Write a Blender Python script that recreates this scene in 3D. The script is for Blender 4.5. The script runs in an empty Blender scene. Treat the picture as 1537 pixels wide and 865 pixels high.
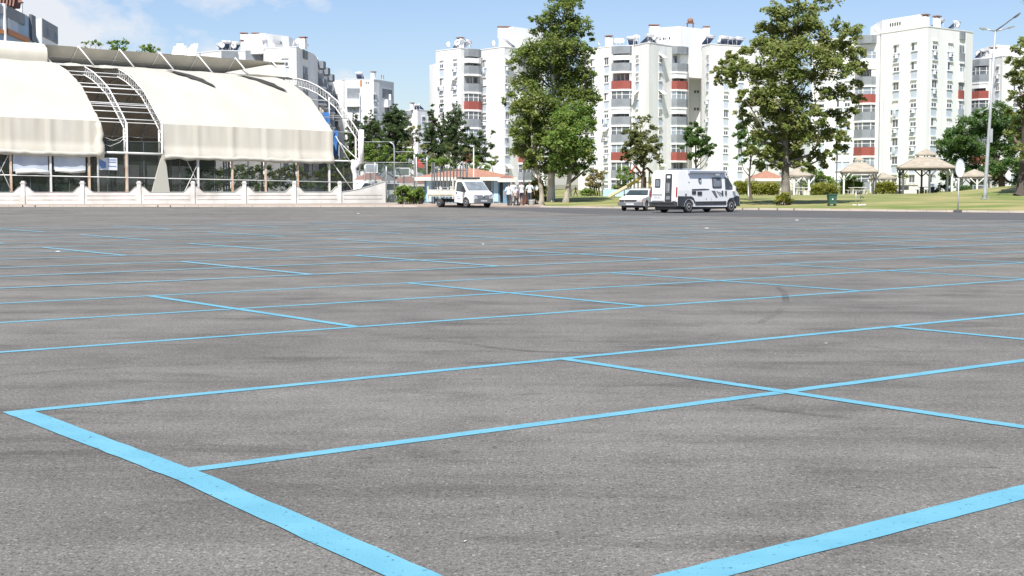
import bpy, bmesh, math, random
import numpy as np
from mathutils import Vector, Matrix
R = random.Random(7)
sc = bpy.context.scene
C = sc.collection
F = 2150.0; CAMH = 1.65; TH = math.atan((432.5-277)/F)
rad = math.radians

# ---------------------------------------------------------------- camera maths
def P(px, py, Y):
    """point that stands Y metres in front of the camera and is seen at photo pixel px,py"""
    x = (px-768.5)/F; v = (py-432.5)/F
    y = math.cos(TH)-v*math.sin(TH); z = -math.sin(TH)-v*math.cos(TH)
    return Vector((x*Y/y, Y, CAMH+z*Y/y))
def Gd(px, py, h=0.0):
    x = (px-768.5)/F; v = (py-432.5)/F
    y = math.cos(TH)-v*math.sin(TH); z = -math.sin(TH)-v*math.cos(TH)
    t = (h-CAMH)/z
    return Vector((x*t, y*t, h))
def XY(px, Y): return P(px, 277, Y).x

# ---------------------------------------------------------------- materials
MATS = {}
def mat(name, col, col2=None, scale=3.0, rough=0.8, metal=0.0, bump=0.0, bscale=None, alpha=1.0, trans=0.0, detail=4.0, stretch=None, spec=None, lo=.35, hi=.65):
    m = bpy.data.materials.new(name); m.use_nodes = True
    nt = m.node_tree; b = nt.nodes['Principled BSDF']
    b.inputs['Roughness'].default_value = rough; b.inputs['Metallic'].default_value = metal
    if spec is not None: b.inputs['Specular IOR Level'].default_value = spec
    c2 = col2 or tuple(c*0.88 for c in col)
    tc = nt.nodes.new('ShaderNodeTexCoord'); src = tc.outputs['Object']
    if stretch:
        mp = nt.nodes.new('ShaderNodeMapping'); mp.inputs['Scale'].default_value = stretch
        nt.links.new(src, mp.inputs['Vector']); src = mp.outputs['Vector']
    n = nt.nodes.new('ShaderNodeTexNoise'); n.inputs['Scale'].default_value = scale; n.inputs['Detail'].default_value = detail
    nt.links.new(src, n.inputs['Vector'])
    r = nt.nodes.new('ShaderNodeValToRGB')
    r.color_ramp.elements[0].position = lo; r.color_ramp.elements[1].position = hi
    r.color_ramp.elements[0].color = (*col, 1); r.color_ramp.elements[1].color = (*c2, 1)
    nt.links.new(n.outputs['Fac'], r.inputs['Fac']); nt.links.new(r.outputs['Color'], b.inputs['Base Color'])
    if bump:
        n2 = nt.nodes.new('ShaderNodeTexNoise'); n2.inputs['Scale'].default_value = bscale or scale*6; n2.inputs['Detail'].default_value = 5
        nt.links.new(src, n2.inputs['Vector'])
        bp = nt.nodes.new('ShaderNodeBump'); bp.inputs['Strength'].default_value = bump; bp.inputs['Distance'].default_value = 0.05
        nt.links.new(n2.outputs['Fac'], bp.inputs['Height']); nt.links.new(bp.outputs['Normal'], b.inputs['Normal'])
    if alpha < 1: b.inputs['Alpha'].default_value = alpha
    if trans:
        out = nt.nodes['Material Output']; t = nt.nodes.new('ShaderNodeBsdfTranslucent'); mx = nt.nodes.new('ShaderNodeMixShader')
        mx.inputs['Fac'].default_value = trans; nt.links.new(r.outputs['Color'], t.inputs['Color'])
        nt.links.new(b.outputs[0], mx.inputs[1]); nt.links.new(t.outputs[0], mx.inputs[2]); nt.links.new(mx.outputs[0], out.inputs['Surface'])
    MATS[name] = m
    return m

def leaf_mat(name, c1, c2, c3):
    """leaf colour varies from leaf to leaf (a random value stored per leaf)"""
    m = bpy.data.materials.new(name); m.use_nodes = True; nt = m.node_tree; b = nt.nodes['Principled BSDF']
    at = nt.nodes.new('ShaderNodeAttribute'); at.attribute_name = 'tint'
    r = nt.nodes.new('ShaderNodeValToRGB'); cr = r.color_ramp
    cr.elements[0].position = 0.0; cr.elements[0].color = (*c1, 1)
    cr.elements[1].position = 1.0; cr.elements[1].color = (*c3, 1)
    e = cr.elements.new(0.5); e.color = (*c2, 1)
    nt.links.new(at.outputs['Fac'], r.inputs['Fac']); nt.links.new(r.outputs['Color'], b.inputs['Base Color'])
    b.inputs['Roughness'].default_value = 0.5; b.inputs['Specular IOR Level'].default_value = 0.35
    t = nt.nodes.new('ShaderNodeBsdfTranslucent'); mx = nt.nodes.new('ShaderNodeMixShader'); mx.inputs['Fac'].default_value = 0.52
    nt.links.new(r.outputs['Color'], t.inputs['Color'])
    nt.links.new(b.outputs[0], mx.inputs[1]); nt.links.new(t.outputs[0], mx.inputs[2])
    nt.links.new(mx.outputs[0], nt.nodes['Material Output'].inputs['Surface'])
    MATS[name] = m; return m

mat('white_render', (.80,.80,.79), (.66,.66,.64), .55, .9, stretch=(1,1,.12), detail=7, lo=.42, hi=.8)
mat('white_paint', (.80,.80,.79), (.76,.76,.75), 4, .5)
mat('white_trim', (.78,.78,.77), None, 3, .7)
mat('spandrel', (.50,.56,.63), (.44,.50,.57), .8, .7)
mat('spandrel_grey', (.33,.37,.41), (.29,.33,.37), .8, .7)
mat('balcony_grey', (.25,.27,.29), (.20,.22,.24), .8, .8)
mat('balcony_red', (.29,.075,.06), (.25,.065,.05), .8, .8)
mat('recess', (.30,.31,.33), (.24,.25,.27), .6, .85)
mat('blind', (.74,.75,.75), (.64,.65,.66), 2, .7)
mat('pane', (.07,.08,.095), (.17,.19,.21), .5, .12)
mat('pane_light', (.30,.35,.40), (.22,.27,.32), .5, .2)
mat('dark_slot', (.05,.05,.05), None, 3, .7)
mat('brick_red', (.33,.10,.06), (.27,.09,.06), 4, .9)
mat('brown_cap', (.24,.13,.10), None, 4, .9)
mat('steel_tank', (.65,.66,.68), None, 3, .35, .3)
mat('solar_panel', (.05,.07,.12), None, 3, .15)
mat('blue_grey_wall', (.30,.42,.55), (.26,.37,.50), .4, .6)
mat('orange_panel', (.55,.22,.08), (.48,.18,.07), 2, .7)
mat('dark_panel', (.10,.11,.125), (.13,.14,.155), .6, .6)
# hall
mat('cream_fabric', (.53,.515,.455), (.47,.455,.39), .22, .75, trans=.12, bump=.12, bscale=.7, lo=.3, hi=.75)
mat('cream_side', (.66,.625,.54), (.60,.565,.475), .5, .8, trans=.10, stretch=(1.5,1.5,.25), bump=.08, bscale=2)
mat('beige_tarp', (.47,.44,.39), (.39,.37,.33), .6, .85)
mat('old_fabric', (.42,.35,.27), (.33,.27,.20), .4, .85, trans=.08)
mat('white_steel', (.74,.74,.72), (.60,.59,.56), 1.2, .5)
mat('rusty_post', (.55,.34,.22), (.66,.55,.42), 2, .8)
mat('dark_glass', (.018,.026,.024), (.03,.045,.035), .8, .06, alpha=.5)
mat('hall_floor', (.07,.07,.065), None, 1, .9)
mat('blue_tarp', (.05,.16,.48), (.09,.26,.60), 1.2, .6, stretch=(.5,.5,2.2))
mat('plastic_sheet', (.42,.47,.55), (.55,.59,.64), .8, .35)
mat('dark_tear', (.025,.025,.022), (.05,.048,.042), 2, .9)
mat('banner_white', (.72,.75,.79), None, 2, .6)
mat('banner_blue', (.16,.27,.50), None, 2, .6)
# ground
mat('concrete', (.37,.29,.24), (.29,.24,.20), .9, .9, bump=.2)
mat('kerb_stone', (.55,.48,.40), (.42,.37,.32), .45, .9, detail=6)
mat('wall_white', (.64,.625,.595), (.42,.39,.35), .9, .85, detail=9, lo=.42, hi=.82)
mat('wall_cap', (.34,.35,.33), (.44,.44,.42), 1.2, .85)
mat('yard', (.30,.27,.22), (.24,.22,.18), .2, .95)
mat('far_ground', (.20,.19,.13), (.14,.15,.08), .03, .95)
# vehicles
mat('car_white', (.80,.80,.80), (.78,.78,.78), 2, .22)
mat('car_cream', (.72,.70,.65), (.69,.67,.62), 2, .25)
mat('trim_black', (.035,.037,.042), (.05,.052,.056), 3, .55)
mat('trim_grey', (.16,.17,.18), (.13,.14,.15), 3, .5)
mat('tyre', (.025,.025,.025), (.04,.04,.04), 8, .85)
mat('rim', (.48,.48,.49), (.40,.40,.41), 8, .4, .4)
mat('car_glass', (.03,.04,.045), (.06,.08,.085), 1.5, .05)
mat('grey_glass', (.22,.25,.27), (.15,.17,.19), 3, .12)
mat('tail_red', (.35,.03,.03), None, 5, .3)
mat('headlamp', (.55,.57,.60), (.40,.42,.46), 12, .15)
mat('plate', (.70,.71,.72), (.35,.36,.38), 22, .5)
mat('decal', (.10,.11,.14), (.16,.17,.20), 4, .5)
mat('bed_cream', (.70,.66,.55), (.60,.55,.43), 1.8, .6)
mat('bed_white', (.76,.75,.71), (.64,.62,.58), 1.5, .5)
mat('awning_grey', (.42,.45,.50), (.36,.39,.44), 2, .4)
# park
mat('bark', (.16,.12,.09), (.09,.07,.055), 3, .95, bump=.5, stretch=(3,3,.6))
mat('bark_light', (.38,.35,.28), (.22,.19,.14), 2.0, .95, bump=.4)
mat('bark_lime', (.60,.57,.50), (.42,.38,.31), 1.5, .95)
mat('gazebo_roof', (.37,.325,.26), (.29,.25,.195), 1.3, .85, stretch=(1,1,4))
mat('gazebo_under', (.18,.16,.14), None, 2, .9)
mat('post_white', (.76,.76,.73), (.66,.66,.63), 2, .7)
mat('post_dark', (.085,.095,.095), (.12,.13,.13), 2, .7)  # dark posts; on gazebos it puts the roof's shade into the colour
mat('roof_orange', (.38,.19,.125), (.30,.15,.10), 1.4, .85, stretch=(4,1,1))
mat('roof_brown', (.27,.13,.10), (.22,.12,.10), 1.5, .85)
mat('fascia', (.74,.70,.62), None, 1, .8)
mat('kiosk_blue', (.16,.30,.42), (.12,.23,.33), .6, .5)
mat('kiosk_light', (.45,.62,.75), (.38,.55,.68), .6, .5)
mat('galv', (.50,.52,.54), (.42,.44,.46), 2, .4, .4)
mat('lamp_dark', (.12,.13,.14), None, 3, .5)
mat('fence_green', (.10,.14,.13), (.13,.17,.16), 2, .6)
mat('gate_dark', (.075,.085,.09), (.10,.11,.115), 2, .6)
mat('bin_green', (.035,.10,.07), (.045,.12,.085), 4, .5)
mat('slide_yellow', (.68,.52,.10), (.60,.47,.12), 2, .4)
mat('slide_cream', (.72,.62,.42), (.66,.55,.36), 2, .5)
mat('red_plastic', (.50,.10,.06), (.42,.08,.05), 2, .5)
mat('sign_back', (.62,.65,.68), (.54,.57,.60), 3, .45)
mat('flag_red', (.50,.05,.04), None, 3, .8)
mat('stone_white', (.70,.68,.64), (.55,.53,.49), 5, .9)
mat('bucket', (.72,.72,.70), None, 4, .6)
mat('terracotta', (.50,.26,.18), None, 4, .8)
mat('skin', (.42,.26,.18), (.38,.23,.16), 6, .6)
mat('hair', (.03,.025,.02), (.05,.04,.035), 30, .8)
mat('shirt_white', (.72,.74,.76), (.64,.66,.69), 5, .85)
mat('shirt_pale', (.62,.68,.72), (.55,.61,.66), 5, .85)
mat('shirt_pink', (.60,.50,.56), (.54,.44,.50), 5, .85)
mat('shirt_blue', (.28,.42,.62), (.24,.36,.56), 5, .85)
mat('dark_cloth', (.04,.045,.06), (.06,.065,.08), 5, .9)
mat('light_trousers', (.56,.54,.50), (.48,.46,.43), 5, .9)
mat('shoe', (.05,.045,.04), None, 6, .6)
leaf_mat('leaf_poplar', (0.102,0.155,0.038), (0.189,0.259,0.057), (0.319,0.343,0.104))
leaf_mat('leaf_plane', (0.136,0.190,0.049), (0.244,0.299,0.079), (0.366,0.343,0.147))
leaf_mat('leaf_fresh', (0.107,0.190,0.039), (0.195,0.305,0.060), (0.308,0.343,0.098))
leaf_mat('leaf_deep', (0.058,0.131,0.033), (0.107,0.201,0.049), (0.177,0.269,0.077))
leaf_mat('leaf_conifer', (0.058,0.102,0.037), (0.100,0.155,0.054), (0.154,0.212,0.073))
leaf_mat('leaf_pale', (0.140,0.170,0.062), (0.226,0.249,0.094), (0.310,0.325,0.139))
leaf_mat('leaf_yellow', (0.160,0.197,0.028), (0.290,0.311,0.045), (0.348,0.327,0.073))
leaf_mat('leaf_straw', (0.195,0.161,0.050), (0.293,0.241,0.081), (0.341,0.320,0.131))

# ---------------------------------------------------------------- mesh builder
class MB:
    def __init__(s): s.v = []; s.f = []; s.m = []; s.sm = []
    def add(s, vs, fs, mi=0, smooth=False):
        o = len(s.v); s.v += [tuple(v) for v in vs]
        for f in fs: s.f.append(tuple(i+o for i in f)); s.m.append(mi); s.sm.append(smooth)
        return s
    def box(s, c, size, rz=0.0, mi=0):
        hx, hy, hz = (q/2 for q in size); ca, sa = math.cos(rz), math.sin(rz); vs = []
        for z in (-hz, hz):
            for x, y in ((-hx,-hy),(hx,-hy),(hx,hy),(-hx,hy)):
                vs.append((c[0]+x*ca-y*sa, c[1]+x*sa+y*ca, c[2]+z))
        return s.add(vs, [(3,2,1,0),(4,5,6,7),(0,1,5,4),(1,2,6,5),(2,3,7,6),(3,0,4,7)], mi)
    def b2(s, x0, x1, y0, y1, z0, z1, mi=0):
        return s.box(((x0+x1)/2,(y0+y1)/2,(z0+z1)/2), (x1-x0,y1-y0,z1-z0), 0, mi)
    def poly(s, pts, mi=0): return s.add(pts, [tuple(range(len(pts)))], mi)
    def prism(s, xy, z0, z1, mi=0, top=True):
        n = len(xy); vs = [(x,y,z0) for x,y in xy]+[(x,y,z1) for x,y in xy]
        fs = [(i,(i+1)%n,n+(i+1)%n,n+i) for i in range(n)]
        if top: fs += [tuple(range(n,2*n)), tuple(range(n-1,-1,-1))]
        return s.add(vs, fs, mi)
    def slab(s, pts, nrm, mi=0):
        """planar outline pts given a thickness vector nrm"""
        n = len(pts); a = [Vector(p) for p in pts]; nv = Vector(nrm)
        vs = a+[p+nv for p in a]
        return s.add(vs, [(i,(i+1)%n,n+(i+1)%n,n+i) for i in range(n)]+[tuple(range(n,2*n)), tuple(range(n-1,-1,-1))], mi)
    def tube(s, pts, rs, n=6, mi=0, smooth=True, caps=True):
        pts = [Vector(p) for p in pts]
        if not hasattr(rs, '__len__'): rs = [rs]*len(pts)
        vs = []; prev = None
        for i, p in enumerate(pts):
            d = (pts[min(i+1,len(pts)-1)]-pts[max(i-1,0)]).normalized()
            a = prev if prev is not None else (Vector((0,0,1)) if abs(d.z) < .9 else Vector((1,0,0)))
            u = (a-d*a.dot(d))
            if u.length < 1e-4: u = d.orthogonal()
            u.normalize(); w = d.cross(u); prev = u
            for k in range(n):
                t = 2*math.pi*k/n; vs.append(p+(u*math.cos(t)+w*math.sin(t))*rs[i])
        fs = []
        for i in range(len(pts)-1):
            for k in range(n): fs.append((i*n+k, i*n+(k+1)%n, (i+1)*n+(k+1)%n, (i+1)*n+k))
        s.add(vs, fs, mi, smooth)
        if caps:
            o = len(s.v)-len(vs); s.f.append(tuple(o+k for k in range(n-1,-1,-1))); s.m.append(mi); s.sm.append(False)
            s.f.append(tuple(o+len(vs)-n+k for k in range(n))); s.m.append(mi); s.sm.append(False)
        return s
    def lathe(s, c, prof, n=16, axis='z', mi=0, smooth=True):
        vs = []
        for r, h in prof:
            for k in range(n):
                t = 2*math.pi*k/n; a, b = r*math.cos(t), r*math.sin(t)
                v = (a,b,h) if axis == 'z' else ((a,h,b) if axis == 'y' else (h,a,b))
                vs.append((c[0]+v[0], c[1]+v[1], c[2]+v[2]))
        fs = [(i*n+k, i*n+(k+1)%n, (i+1)*n+(k+1)%n, (i+1)*n+k) for i in range(len(prof)-1) for k in range(n)]
        fs += [tuple(range(n-1,-1,-1)), tuple((len(prof)-1)*n+k for k in range(n))]
        return s.add(vs, fs, mi, smooth)
    def mesh(s, name, mats):
        me = bpy.data.meshes.new(name); me.from_pydata(s.v, [], s.f); me.update()
        for mm in (mats if isinstance(mats, (list, tuple)) else [mats]): me.materials.append(MATS[mm] if isinstance(mm, str) else mm)
        me.polygons.foreach_set('material_index', s.m); me.polygons.foreach_set('use_smooth', s.sm)
        bm = bmesh.new(); bm.from_mesh(me); bmesh.ops.recalc_face_normals(bm, faces=bm.faces); bm.to_mesh(me); bm.free()
        return me
    def build(s, name, mats, parent=None, world=True):
        """world: the geometry was laid out in world coordinates; else in the thing's own frame"""
        if parent is not None and world:
            w = Vector((0,0,0)); q = parent
            while q is not None: w += q.location; q = q.parent
            s.v = [(v[0]-w.x, v[1]-w.y, v[2]-w.z) for v in s.v]
        o = bpy.data.objects.new(name, s.mesh(name, mats)); C.objects.link(o); o.parent = parent
        return o
def tag(o, label, cat, group=None, kind=None):
    o['label'] = label; o['category'] = cat
    if group: o['group'] = group
    if kind: o['kind'] = kind
    return o
def struct(o, label=None, cat=None, kind='structure'):
    o['kind'] = kind
    if label: o['label'] = label; o['category'] = cat
    return o
def thing(name, loc, label, cat, group=None, rz=0.0):
    o = bpy.data.objects.new(name, None); o.empty_display_size = .3; C.objects.link(o); o.location = loc; o.rotation_euler = (0,0,rz)
    return tag(o, label, cat, group)
def inst(name, me, parent, loc, rz=0.0):
    o = bpy.data.objects.new(name, me); C.objects.link(o); o.parent = parent; o.location = loc; o.rotation_euler = (0,0,rz)
    return o
def dup(o, loc=None, rz=None, parent='same'):
    c = o.copy(); C.objects.link(c)
    if parent != 'same': c.parent = parent
    if loc is not None: c.location = loc
    if rz is not None: c.rotation_euler = (0,0,rz)
    for ch in list(o.children): dup(ch, parent=c)
    return c

# ---------------------------------------------------------------- camera, world, sun
cam = bpy.data.cameras.new('camera'); co = bpy.data.objects.new('camera', cam); C.objects.link(co); sc.camera = co
co.location = (0,0,CAMH); co.rotation_euler = (math.pi/2-TH,0,0)
cam.sensor_width = 36; cam.lens = 36*F/1537; cam.clip_end = 6000; cam.clip_start = .1
SUN_EL, SUN_AZ = rad(56), rad(194)       # azimuth clockwise from the camera's forward axis: behind, a little left
w = bpy.data.worlds.new('World'); sc.world = w; w.use_nodes = True
nt = w.node_tree; bg = nt.nodes['Background']
sky = nt.nodes.new('ShaderNodeTexSky'); sky.sky_type = 'NISHITA'; sky.sun_disc = False
sky.sun_elevation = SUN_EL; sky.sun_rotation = SUN_AZ; sky.air_density = 1.0; sky.dust_density = 0.5; sky.ozone_density = 1.6
bg.inputs['Strength'].default_value = 0.07
# cumulus low in the north-west of the sky
tc = nt.nodes.new('ShaderNodeTexCoord')
mp = nt.nodes.new('ShaderNodeMapping'); mp.inputs['Scale'].default_value = (1,1,1.7); mp.inputs['Location'].default_value = (.31,.0,.12)
nt.links.new(tc.outputs['Generated'], mp.inputs['Vector'])
cn = nt.nodes.new('ShaderNodeTexNoise'); cn.inputs['Scale'].default_value = 13; cn.inputs['Detail'].default_value = 9; cn.inputs['Roughness'].default_value = .55
nt.links.new(mp.outputs['Vector'], cn.inputs['Vector'])
sx = nt.nodes.new('ShaderNodeSeparateXYZ'); nt.links.new(tc.outputs['Generated'], sx.inputs[0])
def math_node(op, a, b=None, clamp=False):
    n = nt.nodes.new('ShaderNodeMath'); n.operation = op; n.use_clamp = clamp
    for i, q in enumerate((a, b)):
        if q is None: continue
        if isinstance(q, (int, float)): n.inputs[i].default_value = q
        else: nt.links.new(q, n.inputs[i])
    return n.outputs[0]
# a bank whose top line slopes from upper west down to the north
edge = math_node('ADD', math_node('MULTIPLY', math_node('ADD', sx.outputs['X'], .215), 1.25), sx.outputs['Z'])
dens = math_node('SUBTRACT', .150, edge)
dens = math_node('MULTIPLY', dens, 5.5)
dens = math_node('ADD', dens, math_node('MULTIPLY', math_node('SUBTRACT', cn.outputs['Fac'], .5), 3.6))
dens = math_node('MULTIPLY', dens, 2.0, True)
thin = nt.nodes.new('ShaderNodeTexNoise'); thin.inputs['Scale'].default_value = 4; thin.inputs['Detail'].default_value = 5
nt.links.new(mp.outputs['Vector'], thin.inputs['Vector'])
veil = math_node('MULTIPLY', math_node('SUBTRACT', thin.outputs['Fac'], .5, True), .2)
fac = math_node('MAXIMUM', math_node('MULTIPLY', dens, .86), veil)
mixc = nt.nodes.new('ShaderNodeMix'); mixc.data_type = 'RGBA'
nt.links.new(fac, mixc.inputs['Factor'])
hs = nt.nodes.new('ShaderNodeHueSaturation'); hs.inputs['Saturation'].default_value = 1.0; hs.inputs['Value'].default_value = 1.0
nt.links.new(sky.outputs[0], hs.inputs['Color'])
tint = nt.nodes.new('ShaderNodeMix'); tint.data_type = 'RGBA'; tint.blend_type = 'MULTIPLY'; tint.inputs['Factor'].default_value = 1
nt.links.new(hs.outputs[0], tint.inputs['A']); tint.inputs['B'].default_value = (.90,.93,1.08,1); nt.links.new(tint.outputs['Result'], mixc.inputs['A'])
mixc.inputs['B'].default_value = (6.9,7.0,7.3,1)
nt.links.new(mixc.outputs['Result'], bg.inputs['Color'])
sl = bpy.data.lights.new('sun', 'SUN'); so = bpy.data.objects.new('sun', sl); C.objects.link(so)
sl.energy = 4.2; sl.angle = rad(.5); sl.color = (1,.965,.91)
sd = Vector((math.sin(SUN_AZ)*math.cos(SUN_EL), math.cos(SUN_AZ)*math.cos(SUN_EL), math.sin(SUN_EL)))
so.rotation_euler = sd.to_track_quat('Z','Y').to_euler(); so.location = sd*400
sc.view_settings.view_transform = 'Standard'; sc.view_settings.look = 'None'; sc.view_settings.gamma = 1; sc.view_settings.use_curve_mapping = False
sc.view_settings.exposure = 0.87
sc.cycles.use_denoising = True; sc.cycles.max_bounces = 14; sc.cycles.diffuse_bounces = 10; sc.cycles.transmission_bounces = 10; sc.cycles.transparent_max_bounces = 10

# ---------------------------------------------------------------- ground
def kerbY(x):
    pts = [(-400,150),(-150,104.5),(-38,105.5),(0,104.6),(7.2,98.6),(15.8,92.6),(29.5,83.2),(60,62),(150,0),(400,-170)]
    for (x0,y0),(x1,y1) in zip(pts, pts[1:]):
        if x <= x1: return y0+(y1-y0)*(x-x0)/(x1-x0)
    return -170
KX = [-150,-80,-38,-18,-6,0,3.5,7.2,11.5,15.8,22,29.5,42,60,100]
def lawnZ(x, y):
    d = max(0, y-kerbY(x)-.2)
    z = .13+.5*(1-math.exp(-d/15))
    m = math.exp(-(((x-47)/9)**2+((y-124)/11)**2))      # the mound under the big trees
    return z+1.05*m+.05*math.sin(x*.3)*math.sin(y*.21)*min(1,d/20)
g = MB(); g.poly([(-3000,-300,-.12),(3000,-300,-.12),(3000,5000,-.12),(-3000,5000,-.12)])
struct(g.build('ground', 'far_ground'))
# asphalt: grid so that it takes a faint unevenness
def asphalt_mat():
    m = bpy.data.materials.new('asphalt'); m.use_nodes = True; nt = m.node_tree; b = nt.nodes['Principled BSDF']; L = nt.links.new
    tc = nt.nodes.new('ShaderNodeTexCoord')
    def noise(scale, detail=4, rough=.5, st=None, rot=0):
        src = tc.outputs['Object']
        if st:
            mp = nt.nodes.new('ShaderNodeMapping'); mp.inputs['Scale'].default_value = st; mp.inputs['Rotation'].default_value = (0,0,rot)
            L(src, mp.inputs['Vector']); src = mp.outputs['Vector']
        n = nt.nodes.new('ShaderNodeTexNoise'); n.inputs['Scale'].default_value = scale; n.inputs['Detail'].default_value = detail; n.inputs['Roughness'].default_value = rough
        L(src, n.inputs['Vector']); return n.outputs['Fac']
    def ramp(f, stops):
        r = nt.nodes.new('ShaderNodeValToRGB'); cr = r.color_ramp
        cr.elements[0].position, cr.elements[0].color = stops[0][0], (*stops[0][1],1)
        cr.elements[1].position, cr.elements[1].color = stops[-1][0], (*stops[-1][1],1)
        for p, c in stops[1:-1]:
            e = cr.elements.new(p); e.color = (*c,1)
        L(f, r.inputs['Fac']); return r.outputs['Color']
    def mix(mode, fac, a, bb):
        x = nt.nodes.new('ShaderNodeMix'); x.data_type = 'RGBA'; x.blend_type = mode
        for sck, q in (('Factor',fac),('A',a),('B',bb)):
            if isinstance(q, (int,float)): x.inputs[sck].default_value = q
            else: L(q, x.inputs[sck])
        return x.outputs['Result']
    def g3(v): return (v,v,v)
    big = ramp(noise(.16, 5, .6), [(.30,(.109,.106,.098)),(.5,(.138,.132,.121)),(.72,(.165,.157,.142))])
    patch = ramp(noise(.9, 7, .68), [(.25,g3(.72)),(.48,g3(1.0)),(.75,g3(1.22))])
    streak = ramp(noise(1.0, 6, .65, (.12,1.6,1), rad(8)), [(.28,g3(.80)),(.52,g3(1.02)),(.76,g3(1.18))])
    streak2 = ramp(noise(.6, 6, .65, (.06,.9,1), rad(-37)), [(.30,g3(.80)),(.46,g3(1.0)),(.8,g3(1.08))])
    grain = ramp(noise(85, 3, .8), [(.34,g3(.38)),(.5,g3(1.0)),(.64,g3(1.65))])
    fine = ramp(noise(34, 3, .7), [(.28,g3(.58)),(.5,g3(1.0)),(.72,g3(1.42))])
    c = mix('MULTIPLY', 1, big, patch); c = mix('MULTIPLY', 1, c, streak); c = mix('MULTIPLY', 1, c, streak2)
    c = mix('MULTIPLY', .85, c, grain); c = mix('MULTIPLY', .9, c, fine)
    # sparse pale chips of stone and dark oil spots
    vo = nt.nodes.new('ShaderNodeTexVoronoi'); vo.inputs['Scale'].default_value = 14; vo.inputs['Randomness'].default_value = 1
    L(tc.outputs['Object'], vo.inputs['Vector'])
    chip = ramp(vo.outputs['Distance'], [(.045,g3(1)),(.065,g3(0))])
    pick = ramp(noise(1.7, 2), [(.52,g3(0)),(.56,g3(1))])
    cf = mix('MULTIPLY', 1, chip, pick)
    rg = nt.nodes.new('ShaderNodeRGB'); rg.outputs[0].default_value = (.34,.32,.29,1)
    c = mix('MIX', cf, c, rg.outputs[0])
    smear = ramp(noise(.75, 7, .7, (.55,1.5,1), rad(15)), [(.36,g3(.66)),(.47,g3(1.0)),(.6,g3(1.03)),(.72,g3(1.14))])
    c = mix('MULTIPLY', .8, c, smear)
    v2 = nt.nodes.new('ShaderNodeTexVoronoi'); v2.inputs['Scale'].default_value = 42
    L(tc.outputs['Object'], v2.inputs['Vector'])
    sr = nt.nodes.new('ShaderNodeSeparateColor'); L(v2.outputs['Color'], sr.inputs[0])
    core = ramp(v2.outputs['Distance'], [(.25,g3(1)),(.5,g3(0))])
    lit = ramp(sr.outputs[0], [(0,g3(.50)),(.16,g3(.62)),(.22,g3(1.0)),(.74,g3(1.0)),(.82,g3(1.35)),(1,g3(1.65))])
    c = mix('MULTIPLY', core, c, lit)
    spot = ramp(noise(1.3, 6, .72), [(.665,g3(0)),(.70,g3(.62))])
    rd = nt.nodes.new('ShaderNodeRGB'); rd.outputs[0].default_value = (.038,.037,.037,1)
    c = mix('MIX', spot, c, rd.outputs[0])
    L(c, b.inputs['Base Color']); b.inputs['Roughness'].default_value = .92; b.inputs['Specular IOR Level'].default_value = .25
    n2 = noise(90, 4, .7); bp = nt.nodes.new('ShaderNodeBump'); bp.inputs['Strength'].default_value = .55; bp.inputs['Distance'].default_value = .012
    L(n2, bp.inputs['Height']); L(bp.outputs['Normal'], b.inputs['Normal'])
    MATS['asphalt'] = m
    return m
asphalt_mat()
mat('asphalt_dark', (.072,.072,.074), (.10,.099,.098), .5, .92, bump=.5, bscale=70, stretch=(.25,2,1), detail=8)
def tyre_mark_mat():
    m = mat('tyre_mark', (.05,.048,.047), (.065,.062,.06), 20, .9); b = m.node_tree.nodes['Principled BSDF']
    n = m.node_tree.nodes.new('ShaderNodeTexNoise'); n.inputs['Scale'].default_value = 7; n.inputs['Detail'].default_value = 6
    r = m.node_tree.nodes.new('ShaderNodeMapRange'); r.inputs['From Min'].default_value = .4; r.inputs['From Max'].default_value = .75; r.inputs['To Max'].default_value = .34
    m.node_tree.links.new(n.outputs['Fac'], r.inputs['Value']); m.node_tree.links.new(r.outputs[0], b.inputs['Alpha'])
tyre_mark_mat()
def paint_mat(name, c1, c2, lo, hi, amax):
    m = mat(name, c1, c2, 3, .6)
    nt = m.node_tree; b = nt.nodes['Principled BSDF']; tc = nt.nodes['Texture Coordinate']
    n = nt.nodes.new('ShaderNodeTexNoise'); n.inputs['Scale'].default_value = 26; n.inputs['Detail'].default_value = 6; n.inputs['Roughness'].default_value = .75
    nt.links.new(tc.outputs['Object'], n.inputs['Vector'])
    r = nt.nodes.new('ShaderNodeMapRange'); r.inputs['From Min'].default_value = lo; r.inputs['From Max'].default_value = hi; r.inputs['To Max'].default_value = amax
    nt.links.new(n.outputs['Fac'], r.inputs['Value']); nt.links.new(r.outputs[0], b.inputs['Alpha'])
    n2 = nt.nodes.new('ShaderNodeTexNoise'); n2.inputs['Scale'].default_value = 90; n2.inputs['Detail'].default_value = 4
    nt.links.new(tc.outputs['Object'], n2.inputs['Vector'])
    bp = nt.nodes.new('ShaderNodeBump'); bp.inputs['Strength'].default_value = .4; bp.inputs['Distance'].default_value = .01
    nt.links.new(n2.outputs['Fac'], bp.inputs['Height']); nt.links.new(bp.outputs['Normal'], b.inputs['Normal'])
paint_mat('blue_paint', (.102,.305,.405), (.128,.345,.445), .335, .39, 1)
paint_mat('worn_paint', (.15,.33,.42), (.17,.355,.44), .28, .48, .95)
kx = KX
mb = MB()
for x0, x1 in zip(kx, kx[1:]):
    mb.poly([(x0,-60,0),(x1,-60,0),(x1,kerbY(x1),0),(x0,kerbY(x0),0)])
struct(mb.build('asphalt_lot', 'asphalt'))
mb = MB()          # the newer, darker strip along the kerb
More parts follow.
